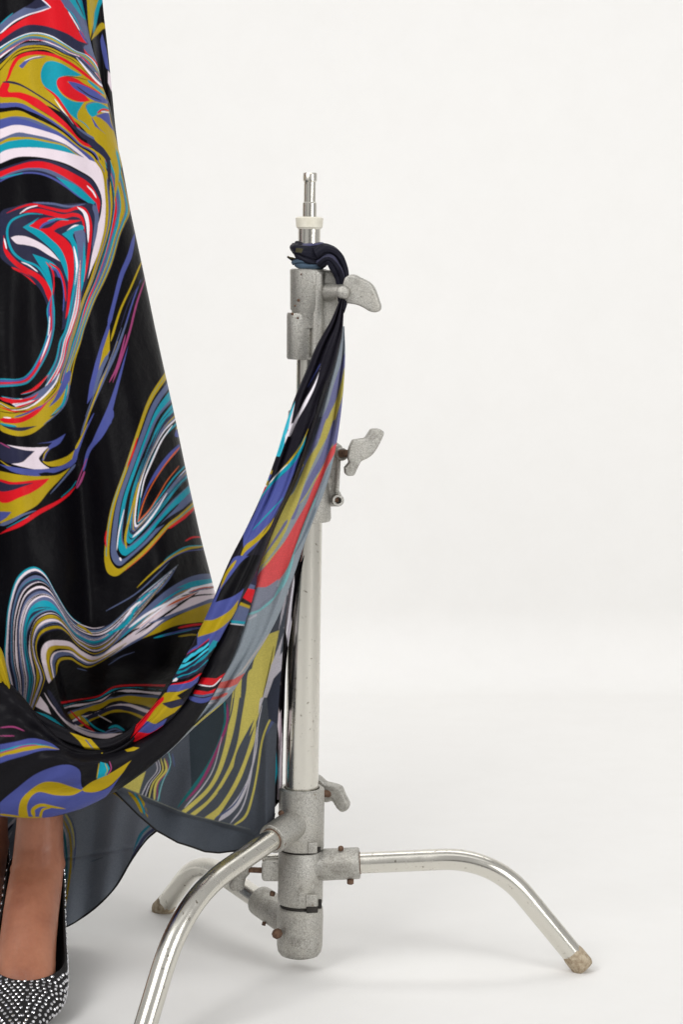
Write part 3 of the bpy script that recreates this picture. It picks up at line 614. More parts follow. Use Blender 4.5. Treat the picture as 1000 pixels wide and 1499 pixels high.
G_.line(dW, '0,1222 14,1208 24,1196', 2, 4, 3); G_.line(dW, '0,1240 10,1230 18,1216', 1.5); G_.line(NAVY, '0,1228 20,1205', 3)
G_.done()

# ------------------------------------------------------------------ setting: one seamless painted sweep
def sweep():
    prof = [(-6.0, 0.0)]
    for y in np.linspace(-5.5, 1.62, 26): prof.append((y, 0.0))
    R = .15
    for t in np.linspace(0, math.pi / 2, 24)[1:]: prof.append((1.62 + R * math.sin(t), R - R * math.cos(t)))
    for z in np.linspace(R + .2, 4.6, 10): prof.append((1.62 + R, z))
    xs = np.linspace(-4.5, 4.5, 40)
    P = np.zeros((len(prof), len(xs), 3)); pr = np.array(prof)
    P[..., 0] = xs[None]; P[..., 1] = pr[:, 0, None]; P[..., 2] = pr[:, 1, None]
    o = link('backdrop', grid_mesh(P, flip=True), M_CYC); tag(o, 'seamless off-white studio sweep running from the floor up the wall', kind='structure')
sweep()

# ------------------------------------------------------------------ tubes, lathes, boxes
def frame(d):
    d = Vector(d).normalized(); a = Vector((0, 0, 1)) if abs(d.z) < .9 else Vector((1, 0, 0))
    u = d.cross(a).normalized(); return u, d.cross(u).normalized()
def lathe_mesh(prof, origin, axis, seg=40, name='lathe'):
    """prof: (distance along axis, radius)"""
    u, v = frame(axis); d = Vector(axis).normalized(); u = np.array(u); v = np.array(v); d = np.array(d); o = np.array(origin)
    th = np.linspace(0, 2 * math.pi, seg, endpoint=False)
    P = np.array([[o + d * a + (u * math.cos(t) + v * math.sin(t)) * max(r, 1e-5) for t in th] for a, r in prof])
    return grid_mesh(P, wrap=True, name=name, flip=True)
def tube_mesh(path, rad, seg=28, cap=True, name='tube', jit=0):
    path = np.asarray(path, float); n = len(path); rad = np.broadcast_to(rad, (n,)).astype(float)
    T = np.gradient(path, axis=0); T /= np.linalg.norm(T, axis=1)[:, None]
    u = np.array(frame(T[0])[0]); rings = []; th = np.linspace(0, 2 * math.pi, seg, endpoint=False); rng = np.random.RandomState(3)
    idx = list(range(n))
    for i in idx:
        u = u - T[i] * np.dot(u, T[i]); u /= np.linalg.norm(u); v = np.cross(T[i], u)
        r = rad[i] * (1 + jit * rng.uniform(-1, 1, seg))
        rings.append(path[i] + (u[None] * np.cos(th)[:, None] + v[None] * np.sin(th)[:, None]) * r[:, None])
    if cap:
        rings = [np.repeat(path[:1], seg, 0), *rings, np.repeat(path[-1:], seg, 0)]
    return grid_mesh(np.array(rings), wrap=True, name=name, flip=True)
def bevel(o, w, seg=2, ang=35):
    b = o.modifiers.new('bevel', 'BEVEL'); b.width = w; b.segments = seg; b.limit_method = 'ANGLE'; b.angle_limit = math.radians(ang); return o
def flat_shade(o):
    o.data.polygons.foreach_set('use_smooth', np.zeros(len(o.data.polygons), bool)); return o
def autos(o, deg=38):
    try:
        o.data.set_sharp_from_angle(angle=math.radians(deg))
    except Exception: pass
    return o
def extrude_mesh(outline, o, ax, ay, thick, name='plate', round_=.002):
    """outline in (a,b) on axes ax, ay about o, thickness along their normal, centred"""
    bm = bmesh.new(); ax = Vector(ax).normalized(); ay = Vector(ay).normalized(); nrm = ax.cross(ay).normalized(); o = Vector(o)
    vs = [bm.verts.new(o + ax * a + ay * b - nrm * thick / 2) for a, b in outline]
    f = bm.faces.new(vs); r = bmesh.ops.extrude_face_region(bm, geom=[f])
    bmesh.ops.translate(bm, verts=[g for g in r['geom'] if isinstance(g, bmesh.types.BMVert)], vec=nrm * thick)
    bmesh.ops.recalc_face_normals(bm, faces=bm.faces)
    me = bpy.data.meshes.new(name); bm.to_mesh(me); bm.free(); return me

PXM = float(W(501, 900, 0)[0] - W(500, 900, 0)[0])       # metres per photo pixel at the stand

# ------------------------------------------------------------------ the light stand
base_pt = W(438, 1395, 0); base_pt[2] = 0
ST = tag(empty('light_stand', base_pt), 'tall steel light stand with cast grey clamps and three bent tubular legs', 'light stand')
top_pt = W(454, 254, 0); bot_pt = W(438.5, 1396, 0)
def col_pt(py, y=0.0):
    """point on the column axis at photo row py"""
    t = (py - 254) / (1396 - 254); return np.array(W(454 + (438.5 - 454) * t, py, y))
AX = Vector(col_pt(300) - col_pt(1200)).normalized()     # the column leans a little
def col_lathe(name, rows, m, parent=ST, seg=44):
    """rows: (photo row, radius in px) down the column"""
    pts = [col_pt(r) for r, _ in rows]; o = pts[-1]
    prof = [(float(np.dot(p - o, np.array(AX))), w * PXM) for p, (_, w) in zip(pts, rows)][::-1]
    ob = link(name, lathe_mesh(prof, o, AX, seg), m, parent); autos(ob); return ob
# spigot, collar and tubes
sp = col_lathe('spigot', [(253.5, 0), (253.5, 9), (255, 10), (265, 10), (267, 8.4), (296, 8.4), (298, 10), (322, 10), (322, 0)], M_CHROME)
cc = col_lathe('collar', [(318, 0), (318, 17), (320, 20), (333, 19), (336, 16), (341, 15), (341, 0)], M_WAX)
up_t = col_lathe('upper_tube', [(334, 0), (334, 16), (620, 16), (620, 0)], M_CHROME)
mid_t = col_lathe('base_tube', [(700, 0), (700, 24.5), (1170, 24.5), (1170, 0)], M_CHROME)

def wing_knob(parent, shaft0, d, outline, k, thick, face, name='wing_knob'):
    """cast T-shaped wing knob on a threaded shaft; outline in px about the shaft end"""
    d = Vector(d).normalized(); face = Vector(face).normalized()
    kn = link(name, extrude_mesh([(a * k, b * k) for a, b in outline], Vector(shaft0), d, face, thick), M_CAST, parent)
    bevel(kn, .0028, 3); return kn
def shaft(parent, p0, p1, r, m=M_RUST, name='screw'):
    n = 60; path = np.linspace(p0, p1, n); rad = r * (1 + .10 * np.sin(np.arange(n) * 2.1))
    return link(name, tube_mesh(path, rad, 16), m, parent)

# top casting
tc = col_lathe('top_clamp', [(394, 0), (394, 15), (394, 25), (396, 27), (453, 26), (456, 24), (480, 22), (480, 0)], M_CAST)
lowc = link('clamp_sleeve', lathe_mesh([(0, 0), (0, 20 * PXM), (.002, 21.3 * PXM), (.050, 21.8 * PXM), (.0525, 21 * PXM), (.0525, 0)],
            col_pt(526) + np.array([-9 * PXM, 0, -.0]) * 1.0, AX), M_CAST, tc); autos(lowc)
def plate_px(name, pts, y0, thick, parent, m=M_CAST, bw=.003):
    """flat cast web whose outline is given by photo rows/columns at depth y0 (a real plate of that thickness)"""
    P = [W(a, b, y0) for a, b in pts]; bm = bmesh.new()
    vs = [bm.verts.new(p) for p in P]; f = bm.faces.new(vs); r = bmesh.ops.extrude_face_region(bm, geom=[f])
    bmesh.ops.translate(bm, verts=[g for g in r['geom'] if isinstance(g, bmesh.types.BMVert)], vec=(0, thick, 0)); bmesh.ops.recalc_face_normals(bm, faces=bm.faces)
    me = bpy.data.meshes.new(name); bm.to_mesh(me); bm.free(); o = link(name, me, m, parent); bevel(o, bw, 3); return o
web = plate_px('clamp_web', [(458, 395.5), (489, 395.5), (491, 404), (497, 416), (503, 420), (503, 438), (497, 444), (492, 462), (488, 490), (482, 526), (458, 526)], -.010, .020, tc)
ridge = link('clamp_rib', tube_mesh(np.linspace(W(466, 398, -.013), W(463, 523, -.013), 30), 8 * PXM, 20), M_CAST, tc)
kd = Vector((.62, -.78, .03)).normalized()               # knob axis of the top clamp, toward the camera's right
b0 = Vector(W(481, 428, -.008))
boss = link('boss', lathe_mesh([(0, 14 * PXM), (.012, 12 * PXM), (.024, 10.5 * PXM), (.026, 9.5 * PXM), (.026, 6.5 * PXM), (.020, 6 * PXM), (.02, 0)], b0, kd), M_CAST, tc); autos(boss)
shaft(tc, b0 + kd * .018, b0 + kd * .034, 5.5 * PXM)
kc = b0 + kd * .030
def knob_solid(parent, c, pts, thick, tilt, name='wing_knob'):
    """knob with an S-shaped outline; pts are offsets in px (right, up) from c; plate turned by tilt about the vertical"""
    ax = Vector((math.cos(tilt), -math.sin(tilt), 0)); k = PXM / math.cos(tilt)
    o = link(name, extrude_mesh([(a * k, b * PXM) for a, b in pts], c, ax, (0, 0, 1), thick), M_CAST, parent)
    bevel(o, .0035, 4, 30); s = o.modifiers.new('sub', 'SUBSURF'); s.levels = 1; s.render_levels = 1; return o
kcx = Vector(W(506, 428, -.035))
knob_solid(tc, kcx, [(-4, 8), (-1, 20), (6, 25), (14, 25), (20, 21), (30, 17), (38, 12), (44, 1), (47, -10), (51, -20), (49, -27), (42, -29), (33, -27), (26, -21), (14, -17), (2, -16), (-4, -8)], .017, math.radians(8), 'wing_knob')
link('knob_hub', lathe_mesh([(0, 0), (0, 8 * PXM), (.006, 10 * PXM), (.014, 9 * PXM), (.016, 0)], kcx + Vector((-.004, -.016, 0)), (.2, 1, 0)), M_CAST, tc)
for px, py, r in ((437, 440, 2.2), (432, 448, 1.5), (428, 460, 2.2), (441, 402, 1.3), (436, 466, 1.6)):
    link('pit', lathe_mesh([(0, 0), (0, r * PXM), (.001, r * PXM * .8), (.001, 0)], W(px, py, -.0215), (0, -1, .0), 12), M_RUST, tc)

# middle casting, mostly behind the cloth
mc = col_lathe('middle_clamp', [(600, 0), (600, 24), (602, 27), (660, 28), (700, 32), (722, 36), (758, 37.5), (762, 36), (762, 25)], M_CAST)
mweb = plate_px('clamp_web', [(450, 646), (490, 646), (501, 654), (503, 668), (497, 678), (496, 718), (500, 726), (499, 736), (494, 742), (450, 742)], -.004, .012, mc)
for px, py, r, l in ((496, 664, 9.5, .026), (491, 731, 9.0, .022)):
    bo = link('boss', lathe_mesh([(0, r * PXM), (.004, r * PXM), (l - .002, r * PXM), (l, (r - 1) * PXM), (l, r * .55 * PXM), (l - .01, r * .5 * PXM), (l - .01, 0)], W(px, py, .010), (.15, -1, .05)), M_CAST, mc); autos(bo)
    link('screw_hole', lathe_mesh([(0, 0), (0, r * .5 * PXM), (.0006, r * .5 * PXM), (.0006, 0)], W(px + 1, py, -.0115 if r > 9.2 else -.008), (.15, -1, .05), 20), M_RUST, mc)
bar = link('clamp_bar', tube_mesh(np.linspace(W(496, 672, -.008), W(493, 722, -.008), 12), 3.2 * PXM, 12), M_CAST, mc)
s0 = W(497, 664, -.016)
shaft(mc, s0, W(512, 664, -.020), 5.2 * PXM)
knob_solid(mc, Vector(W(512, 664, -.024)), [(-3, 0), (-2, 8), (4, 20), (14, 21), (22, 22), (30, 35), (38, 36), (46, 34), (49, 30), (45, 20), (39, 8), (32, -2), (24, -7), (16, -10), (11, -19), (6, -31), (-2, -32), (-7, -30), (-8, -20), (-1, -13), (-4, -5)], .018, math.radians(-6))

# hub: three cast leg collars stacked on the column
hub_rows = lambda a, b, r, chamf=2: [(a, 0), (a, r - 3), (a + chamf, r), (b - 1, r), (b, r - 1.5), (b, 0)]
h1 = col_lathe('upper_leg_collar', [(1164, 0), (1160, 26.5), (1152, 26.5), (1151, 30), (1154, 33.5), (1200, 34), (1238, 34), (1240, 33), (1240, 0)], M_CAST)
col_lathe('gap_shade', [(1238, 0), (1238, 31), (1246, 31), (1246, 0)], M_DARK)  # dark ring: the shade between the collars put into its colour
h2 = col_lathe('middle_leg_collar', [(1243, 0), (1243, 32), (1245, 33.5), (1318, 33.5), (1320, 32), (1320, 0)], M_CAST)
col_lathe('gap_shade', [(1318, 0), (1318, 30), (1328, 30), (1328, 0)], M_DARK)  # second dark ring, painted as shade between middle and lower collar
h3 = col_lathe('lower_leg_collar', [(1325, 0), (1325, 32), (1327, 34), (1340, 34.5), (1382, 34), (1390, 32.5), (1395, 29), (1397.5, 22), (1398.5, 0)], M_CAST)
def lug(px, py, w, h, m, y, parent, name='stop_lug', th=.006):
    return plate_px(name, [(px - w, py - h), (px + w, py - h), (px + w, py + h), (px - w, py + h)], y, th, parent, m, .0012)
lug(457.5, 1241, 7, 8, M_CAST, -.0268, h2); lug(467, 1243, 2.6, 3.4, M_DARK, -.0228, h2, 'stop_shade', .004)  # small dark plate stands in for the shade beside the lug
lug(456, 1318, 8.5, 9, M_CAST, -.0266, h3); lug(457, 1331.5, 8.5, 4.5, M_DARK, -.0262, h3, 'stop_shade', .003); lug(468.5, 1323, 2.6, 7, M_DARK, -.020, h3, 'stop_shade', .003)  # dark plates painted as the shade around the lower lug

def bent(p0, p1, p2, r_in, n=26):
    """straight - bend - straight path"""
    p0, p1, p2 = map(np.array, (p0, p1, p2)); d0 = (p0 - p1) / np.linalg.norm(p0 - p1); d1 = (p2 - p1) / np.linalg.norm(p2 - p1)
    a = p1 + d0 * r_in; b = p1 + d1 * r_in; t = np.linspace(0, 1, n)[:, None]
    arc_ = (1 - t) ** 2 * a + 2 * t * (1 - t) * p1 + t ** 2 * b
    s0 = p0 + (a - p0) * np.linspace(0, 1, 12)[:-1, None]; s1 = b + (p2 - b) * np.linspace(0, 1, 12)[1:, None]
    return np.vstack([s0, arc_, s1])
LR = .0124
# right leg (middle collar), front leg (upper collar), back leg (lower collar)
def leg(p0, p1, p2, collar, p_end, parent_r, bend=.075, sock=.0185):
    path = bent(p0, p1, p2, bend); o = link('leg', tube_mesh(path, LR, 32), M_CHROME, ST); autos(o, 60)
    e = path[-1]; d = path[-1] - path[-4]; d = d / np.linalg.norm(d)
    link('foot_cap', tube_mesh(np.array([e - d * .022, e - d * .016, e - d * .008, e - d * .001, e + d * .0025]), [LR * 1.01, LR * 1.05, LR * 1.07, LR * 1.09, LR * 1.0], 26, True, jit=.035), M_TAPE, o)
    c0 = np.array(p0); dd = Vector(path[3] - path[0]).normalized(); L = np.linalg.norm(np.array(p_end) - c0)
    s = link('leg_socket', lathe_mesh([(-.006, 0), (-.006, sock * 1.05), (.002, sock * 1.02), (L * .5, sock), (L - .004, sock * 1.0), (L - .001, sock * .98), (L, sock * .92), (L, LR * 1.04), (L - .006, LR * 1.02), (L - .008, 0)], c0, dd), M_CAST, collar)
    autos(s)
    rr = link('rust_ring', lathe_mesh([(0, 0), (0, LR * 1.06), (.001, LR * 1.08), (.002, LR * 1.02), (.002, 0)], np.array(c0) + np.array(dd) * (L - .001), dd, 30), M_RUST, collar)
    return o
leg(W(449, 1266, .0), W(722, 1254, -.01), W(853, 1413, -.006), h2, W(527, 1265, 0), 0, .062)
leg(W(428, 1207, -.018), W(268, 1318, -.20), W(196, 1556, -.285), h1, W(393, 1228, -.052), 0, .08, .0175)
leg(W(428, 1350, .012), W(292, 1256, .17), W(236, 1332, .235), h3, W(370, 1312, .055), 0, .05, .0185)
# screws, threaded rod and bolt block
for px, py, y, r in ((499, 1244.5, -.005, 4), (513, 1286.5, -.008, 5)): link('set_screw', lathe_mesh([(0, 0), (0, r * PXM), (.005, r * PXM), (.006, r * .6 * PXM), (.006, 0)], W(px, py, y), (0, -.6, 1 if py < 1260 else -1), 18), M_RUST, h2)
link('set_screw', lathe_mesh([(0, 0), (0, 7.5 * PXM), (.006, 7.5 * PXM), (.0085, 5 * PXM), (.0085, 0)], W(407, 1365, -.020), (-.3, -1, .05), 8), M_RUST, h3)
link('set_screw', lathe_mesh([(0, 0), (0, 3 * PXM), (.004, 3 * PXM), (.004, 0)], W(387, 1349, .03), (-.3, -.6, -1), 12), M_RUST, h3)
link('set_screw', lathe_mesh([(0, 0), (0, 4 * PXM), (.004, 4 * PXM), (.004, 0)], W(401, 1308, .0), (-.8, -.4, .3), 12), M_RUST, h3)
link('set_screw', lathe_mesh([(0, 0), (0, 4.5 * PXM), (.003, 4 * PXM), (.003, 0)], W(412, 1190, -.024), (-.4, -1, .4), 12), M_RUST, h1)
blk = plate_px('bolt_block', [(383, 1264), (390, 1261), (410, 1261), (410, 1290), (386, 1290), (383, 1286)], -.004, .022, h2)
shaft(h2, W(364, 1272.5, .006), W(388, 1273.5, .006), 4.3 * PXM, M_RUST, 'threaded_rod')
plate_px('clamp_block', [(352, 1266), (366, 1266), (366, 1280), (360, 1284), (356, 1304), (338, 1304), (334, 1296)], .03, .02, h3)
link('rod', tube_mesh(np.linspace(W(384, 1256, .012), W(412, 1254, .012), 8), 5 * PXM, 18), M_CHROME, h2)
# rear wing knob on the upper collar
sr = W(468, 1160, .016)
shaft(h1, sr, W(482, 1162, .035), 5 * PXM)
knob_solid(h1, Vector(W(480, 1158, .040)), [(-16, 26), (-8, 20), (-2, 14), (12, 12), (22, 8), (26, -4), (34, -18), (31, -26), (22, -30), (14, -24), (8, -12), (0, -16), (-8, -14), (-12, 0), (-14, 8)], .016, math.radians(10))
ST_parts_done = True

# ------------------------------------------------------------------ the dress
DR = tag(empty('dress', W(-60, 300, .05)), 'long black satin dress with marbled multicolour swirl print, its hem tied to the light stand', 'dress')
rowsR = np.array([(-70, 112), (0, 121), (30, 128), (95, 143), (128, 150), (150, 160), (175, 165), (210, 171), (238, 178), (270, 184), (310, 191), (393, 209), (480, 227), (530, 238), (596, 253), (706, 276), (783, 293),
                  (856, 312), (920, 326), (980, 320), (1040, 262), (1080, 212), (1120, 190)], float)
def skirt():
    py = np.linspace(-70, 1118, 1190)
    R = np.interp(py, rowsR[:, 0], rowsR[:, 1])
    R = np.convolve(np.pad(R, 9, 'edge'), np.ones(19) / 19, 'valid')
    cx = -60.0; a = (R - cx)[:, None]
    s = np.linspace(0, 1, 370)[None]; f1 = R[:, None] - (R[:, None] + 6) * s ** 1.25
    s2 = np.linspace(0, 1, 46)[None, 1:]; Lf = 2 * cx - R[:, None]; f2 = -6 + (Lf + 6) * (1 - (1 - s2) ** 1.5)
    t = np.linspace(0, 1, 70)[None, 1:-1]; bk = cx - a * np.cos(math.pi * t)
    px = np.concatenate([f1, f2, bk], 1); front = np.concatenate([np.ones(f1.shape[1]), np.ones(f2.shape[1]), -np.ones(bk.shape[1])])[None]
    PY = py[:, None] + 0 * px
    u = np.clip((px - cx) / a, -1, 1); e = np.sqrt(np.maximum(1 - u * u, 0)) 
    b = np.clip(.55 * a * PXM, .115, .185)
    y = .06 - front * b * e
    # hanging folds: they widen downward and run out toward the seam at the side
    x0 = px; g = sm(PY, 150, 800)
    fold = .013 * g * np.sin((u * 6.3 + .3 * np.sin(PY / 260)) * 2 + 1.1) + .0032 * (.25 + g) * np.sin(u * 31 + PY / 190 + .6 * np.sin(PY / 70)) + .004 * np.sin(u * 11 - PY / 150) 
    fold += .012 * sm(PY, 560, 800) * np.exp(-((x0 - 118 - (PY - 700) * .05) / 20) ** 2) - .006 * sm(PY, 500, 700) * np.exp(-((x0 - 62) / 26) ** 2)
    fold += -.007 * np.exp(-((x0 - 92 - PY * .03) / 16) ** 2) * np.exp(-((PY - 130) / 120) ** 2) + .004 * np.exp(-((x0 - 125 - PY * .03) / 12) ** 2) * np.exp(-((PY - 190) / 90) ** 2)
    fr = np.clip(front, 0, 1)
    y = y + fold * e * fr
    # the tied hem pulls the cloth in: a pocket above the roll, with a pinched fold at its left
    pocket = sm(PY, 930, 1075) * np.exp(-((px - 165) / 95) ** 2)
    pinch = sm(PY, 900, 985) * (1 - sm(PY, 1040, 1100)) * (sm(px, 70 + (PY - 960) * .25, 84 + (PY - 960) * .25) - .9 * sm(px, 84, 170))
    ripple = .006 * sm(PY, 985, 1020) * np.sin((PY - .25 * px) / 7.5) * sm(px, 90, 130)
    y = y + fr * (.052 * pocket + .034 * pinch + ripple)
    y = y - fr * .018 * np.exp(-((PY - 905) / 45) ** 2) * np.exp(-((px - 70) / 50) ** 2)
    P = W(px, PY, y)
    C = K.at(px + 0 * PY, PY)
    # a narrow second fold of the same cloth hangs behind the side edge: built separately below
    o = link('skirt', grid_mesh(P, C, wrap=True, name='skirt', flip=True), M_SATIN, DR)
    return o
SK = skirt()

def strip(name, L, Rr, prn, off, depth, m, nu, nv, bulge=.0, back=.004, closed=False, fold=None, colf=None, parent=DR, solid=0, ext=None):
    """cloth lofted between two edges; each edge point is (px, py, depth)"""
    A = arc(L, nu) if len(L) != len(Rr) else catmull(L, nu); B = arc(Rr, nu) if len(L) != len(Rr) else catmull(Rr, nu)
    v = np.linspace(0, 1, nv)[None, :, None]; u = np.linspace(0, 1, nu)[:, None]
    if closed:
        q = (1 - np.cos(np.pi * v)) / 2
    else: q = v
    Q = A[:, None] * (1 - q) + B[:, None] * q
    vv = q[0, :, 0][None]
    w = np.linalg.norm(A[:, :2] - B[:, :2], axis=1)[:, None] * PXM
    prof = np.sqrt(np.maximum(1 - (2 * vv - 1) ** 2, 0)) if closed else np.sin(np.pi * vv)
    bl = bulge(u) if callable(bulge) else bulge * w
    y = Q[..., 2] - bl * prof
    if fold is not None: y = y + fold(u, vv, Q[..., 0], Q[..., 1], prof)
    P = W(Q[..., 0], Q[..., 1], y); C = colf(Q[..., 0], Q[..., 1]) if colf else prn.at(Q[..., 0] - off[0], Q[..., 1] - off[1])
    if closed:
        yb = Q[..., 2] + back * w * prof
        Pb = W(Q[..., 0], Q[..., 1], yb)[:, 1:-1][:, ::-1]; Cb = C[:, 1:-1][:, ::-1]
        P = np.concatenate([P, Pb], 1); C = np.concatenate([C, Cb], 1)
    o = link(name, grid_mesh(P, C, wrap=closed, name=name), m, parent)
    if solid:
        s = o.modifiers.new('thickness', 'SOLIDIFY'); s.thickness = solid; s.offset = 0
    return o

# strip of the side panel that hangs behind the front edge
strip('side_panel', [(110, -70, .03), (112, 0, .035), (120, 60, .035), (130, 130, .035), (140, 200, .04), (150, 250, .045)],
      [(147, -70, .085), (150, 0, .085), (158, 75, .085), (163, 125, .085), (170, 195, .08), (178, 250, .06)], None, (0, 0), 0, M_SATIN, 330, 60, bulge=.12,
      fold=lambda u, v, x, y, p: .010 * np.sin(v * 9 + u * 3) * p,
      colf=(lambda pr: (lambda x, y: pr.at(x - 100, np.maximum(y, 0))))((lambda q: (
          q.poly(MUST, '26,0 44,0 42,14 36,40 32,58 28,40', 0), q.poly(TEAL, '44,0 52,0 46,12 40,42 36,50 38,20', 0), q.poly(MUST, '33,60 40,44 50,34 61,46 52,43 42,52'),
          q.poly(NAVY, '20,0 27,0 29,40 34,70 30,60', 0), q.poly(BLUE, '50,50 56,75 60,104 55,100 50,80 47,60'), q.poly(WHITE, '58,104 64,112 64,136 58,122', 0),
          q.line(SLATE, '66,130 70,160 74,200', 4), q.line(TEAL, '64,204 72,230 76,250', 3), q.line(MUST, '66,208 74,236', 3), q.done())[-1])(Print(100, 260, BLACK))))

# edges of the tied strands, (px, py, depth)
La = [(498, 437, -.050), (484, 470, -.052), (464, 505, -.054), (447, 545, -.056), (432, 581, -.060), (418, 622, -.064), (404, 668, -.068), (384, 722, -.076), (360, 774, -.086), (334, 825, -.098), (300, 905, -.115), (259, 983, -.130),
      (232, 1023, -.138), (205, 1055, -.143), (193, 1066, -.145), (184, 1086, -.147)]
Ra = [(504, 440, -.050), (502, 480, -.052), (498, 505, -.054), (487, 545, -.056), (473, 580, -.060), (459, 620, -.064), (440, 668, -.068), (423, 718, -.076), (402, 765, -.086), (381, 825, -.098), (350, 885, -.115), (306, 965, -.130),
      (288, 1000, -.138), (262, 1040, -.143), (236, 1064, -.145), (188, 1092, -.147)]
def fa(u, v, x, y, p):
    k = (1 - sm(u, .42, .6))
    g = .0085 * k * np.exp(-((v - .36 + .10 * u) / .07) ** 2) + .004 * k * np.exp(-((v - .80) / .05) ** 2)       # grooves between the twisted plies
    g = g + .0035 * sm(u, .3, .6) * np.sin(v * 7 + u * 9) * p
    g = g + .004 * sm(u, .8, .9) * np.exp(-((v - .33) / .05) ** 2)
    return g * p
strip('front_roll', La, Ra, A_, OFFA, 0, M_SATIN, 860, 70, bulge=.42, back=.35, closed=True, fold=fa)

# strand b: the black band that opens out into the swag under the skirt
Lb = [(470, 560, -.045), (452, 620, -.048), (428, 690, -.054), (396, 760, -.066), (370, 826, -.078), (338, 885, -.094), (296, 965, -.110), (260, 1030, -.122), (222, 1060, -.128), (184, 1080, -.133), (140, 1090, -.138), (96, 1084, -.142), (60, 1052, -.145),
      (25, 1010, -.140), (-30, 960, -.135), (-110, 930, -.12), (-200, 900, -.08)]
Rb = [(484, 556, -.045), (462, 625, -.048), (436, 700, -.054), (406, 765, -.064), (380, 830, -.074), (373, 866, -.084), (344, 955, -.094), (324, 996, -.100), (298, 1040, -.108), (262, 1085, -.118), (212, 1128, -.130), (176, 1154, -.140), (140, 1174, -.146),
      (100, 1190, -.150), (50, 1197, -.150), (-40, 1190, -.14), (-150, 1170, -.09)]
def fb(u, v, x, y, p):
    l = sm(-x, -260, -120)
    g = .012 * l * np.exp(-((v - .30 - .04 * np.sin(x / 40)) / .12) ** 2) - .007 * l * np.exp(-((v - .62 + x / 900) / .14) ** 2) + .010 * l * np.exp(-((y - 1152 + (x - 100) * .12) / 9) ** 2) * sm(x, 20, 70) * (1 - sm(x, 120, 190))
    g = g + .0035 * (1 - l) * np.sin(v * 8 + 1) + .0015 * np.sin(x / 9 + y / 6)
    g = g + .006 * np.exp(-((x - 210) / 60) ** 2) * np.sin((y + .5 * x) / 11)
    return g * p
strip('swag', Lb, Rb, B_, (0, 0), 0, M_SATIN, 1100, 240, bulge=lambda u: .020 + .028 * sm(u, .45, .75), back=.12, closed=True, fold=fb)

# rope c: the rolled edge that dips under the pocket
Lc = [(-70, 905, -.130), (-30, 925, -.140), (2, 950, -.150), (20, 1018, -.156), (50, 1040, -.158), (92, 1063, -.160), (128, 1080, -.160), (160, 1081, -.158), (186, 1070, -.154), (198, 1058, -.146)]
Rc = [(-90, 960, -.130), (-45, 975, -.140), (-6, 1008, -.150), (20, 1050, -.156), (50, 1078, -.158), (86, 1098, -.160), (128, 1108, -.160), (160, 1106, -.158), (190, 1090, -.154), (204, 1070, -.146)]
strip('rolled_edge', Lc, Rc, C_, (0, 850), 0, M_SATIN, 330, 56, bulge=.38, back=.3, closed=True, fold=lambda u, v, x, y, p: (.004 * np.exp(-((v - .62) / .07) ** 2) + .002 * np.sin(v * 12 + u * 8)) * p)

# tied panel seen from its reverse
Ld = [(500, 478, -.036), (492, 512, -.036), (470, 575, -.036), (452, 625, -.038), (428, 695, -.042), (398, 757, -.052), (374, 828, -.064), (365, 866, -.072), (338, 955, -.084), (318, 996, -.090), (292, 1040, -.097), (262, 1078, -.104), (236, 1108, -.108)]
Rd = [(504, 478, -.036), (505, 520, -.036), (502, 575, -.036), (494, 640, -.036), (481, 700, -.036), (462, 752, -.038), (443, 802, -.043), (429, 844, -.050), (403, 910, -.060), (366, 972, -.072), (333, 1021, -.082), (288, 1061, -.092), (247, 1100, -.102)]
strip('tied_panel', Ld, Rd, D_, (0, 0), 0, M_SHEER, 760, 120, bulge=.16,
      fold=lambda u, v, x, y, p: (.0045 * np.sin(v * 8.5 + u * 4 + .8) + .0012 * np.sin(v * 19 - u * 9) + .005 * np.exp(-((v - .78) / .06) ** 2) * (1 - sm(u, .4, .6))) * np.minimum(p * 2, 1), solid=.0008)

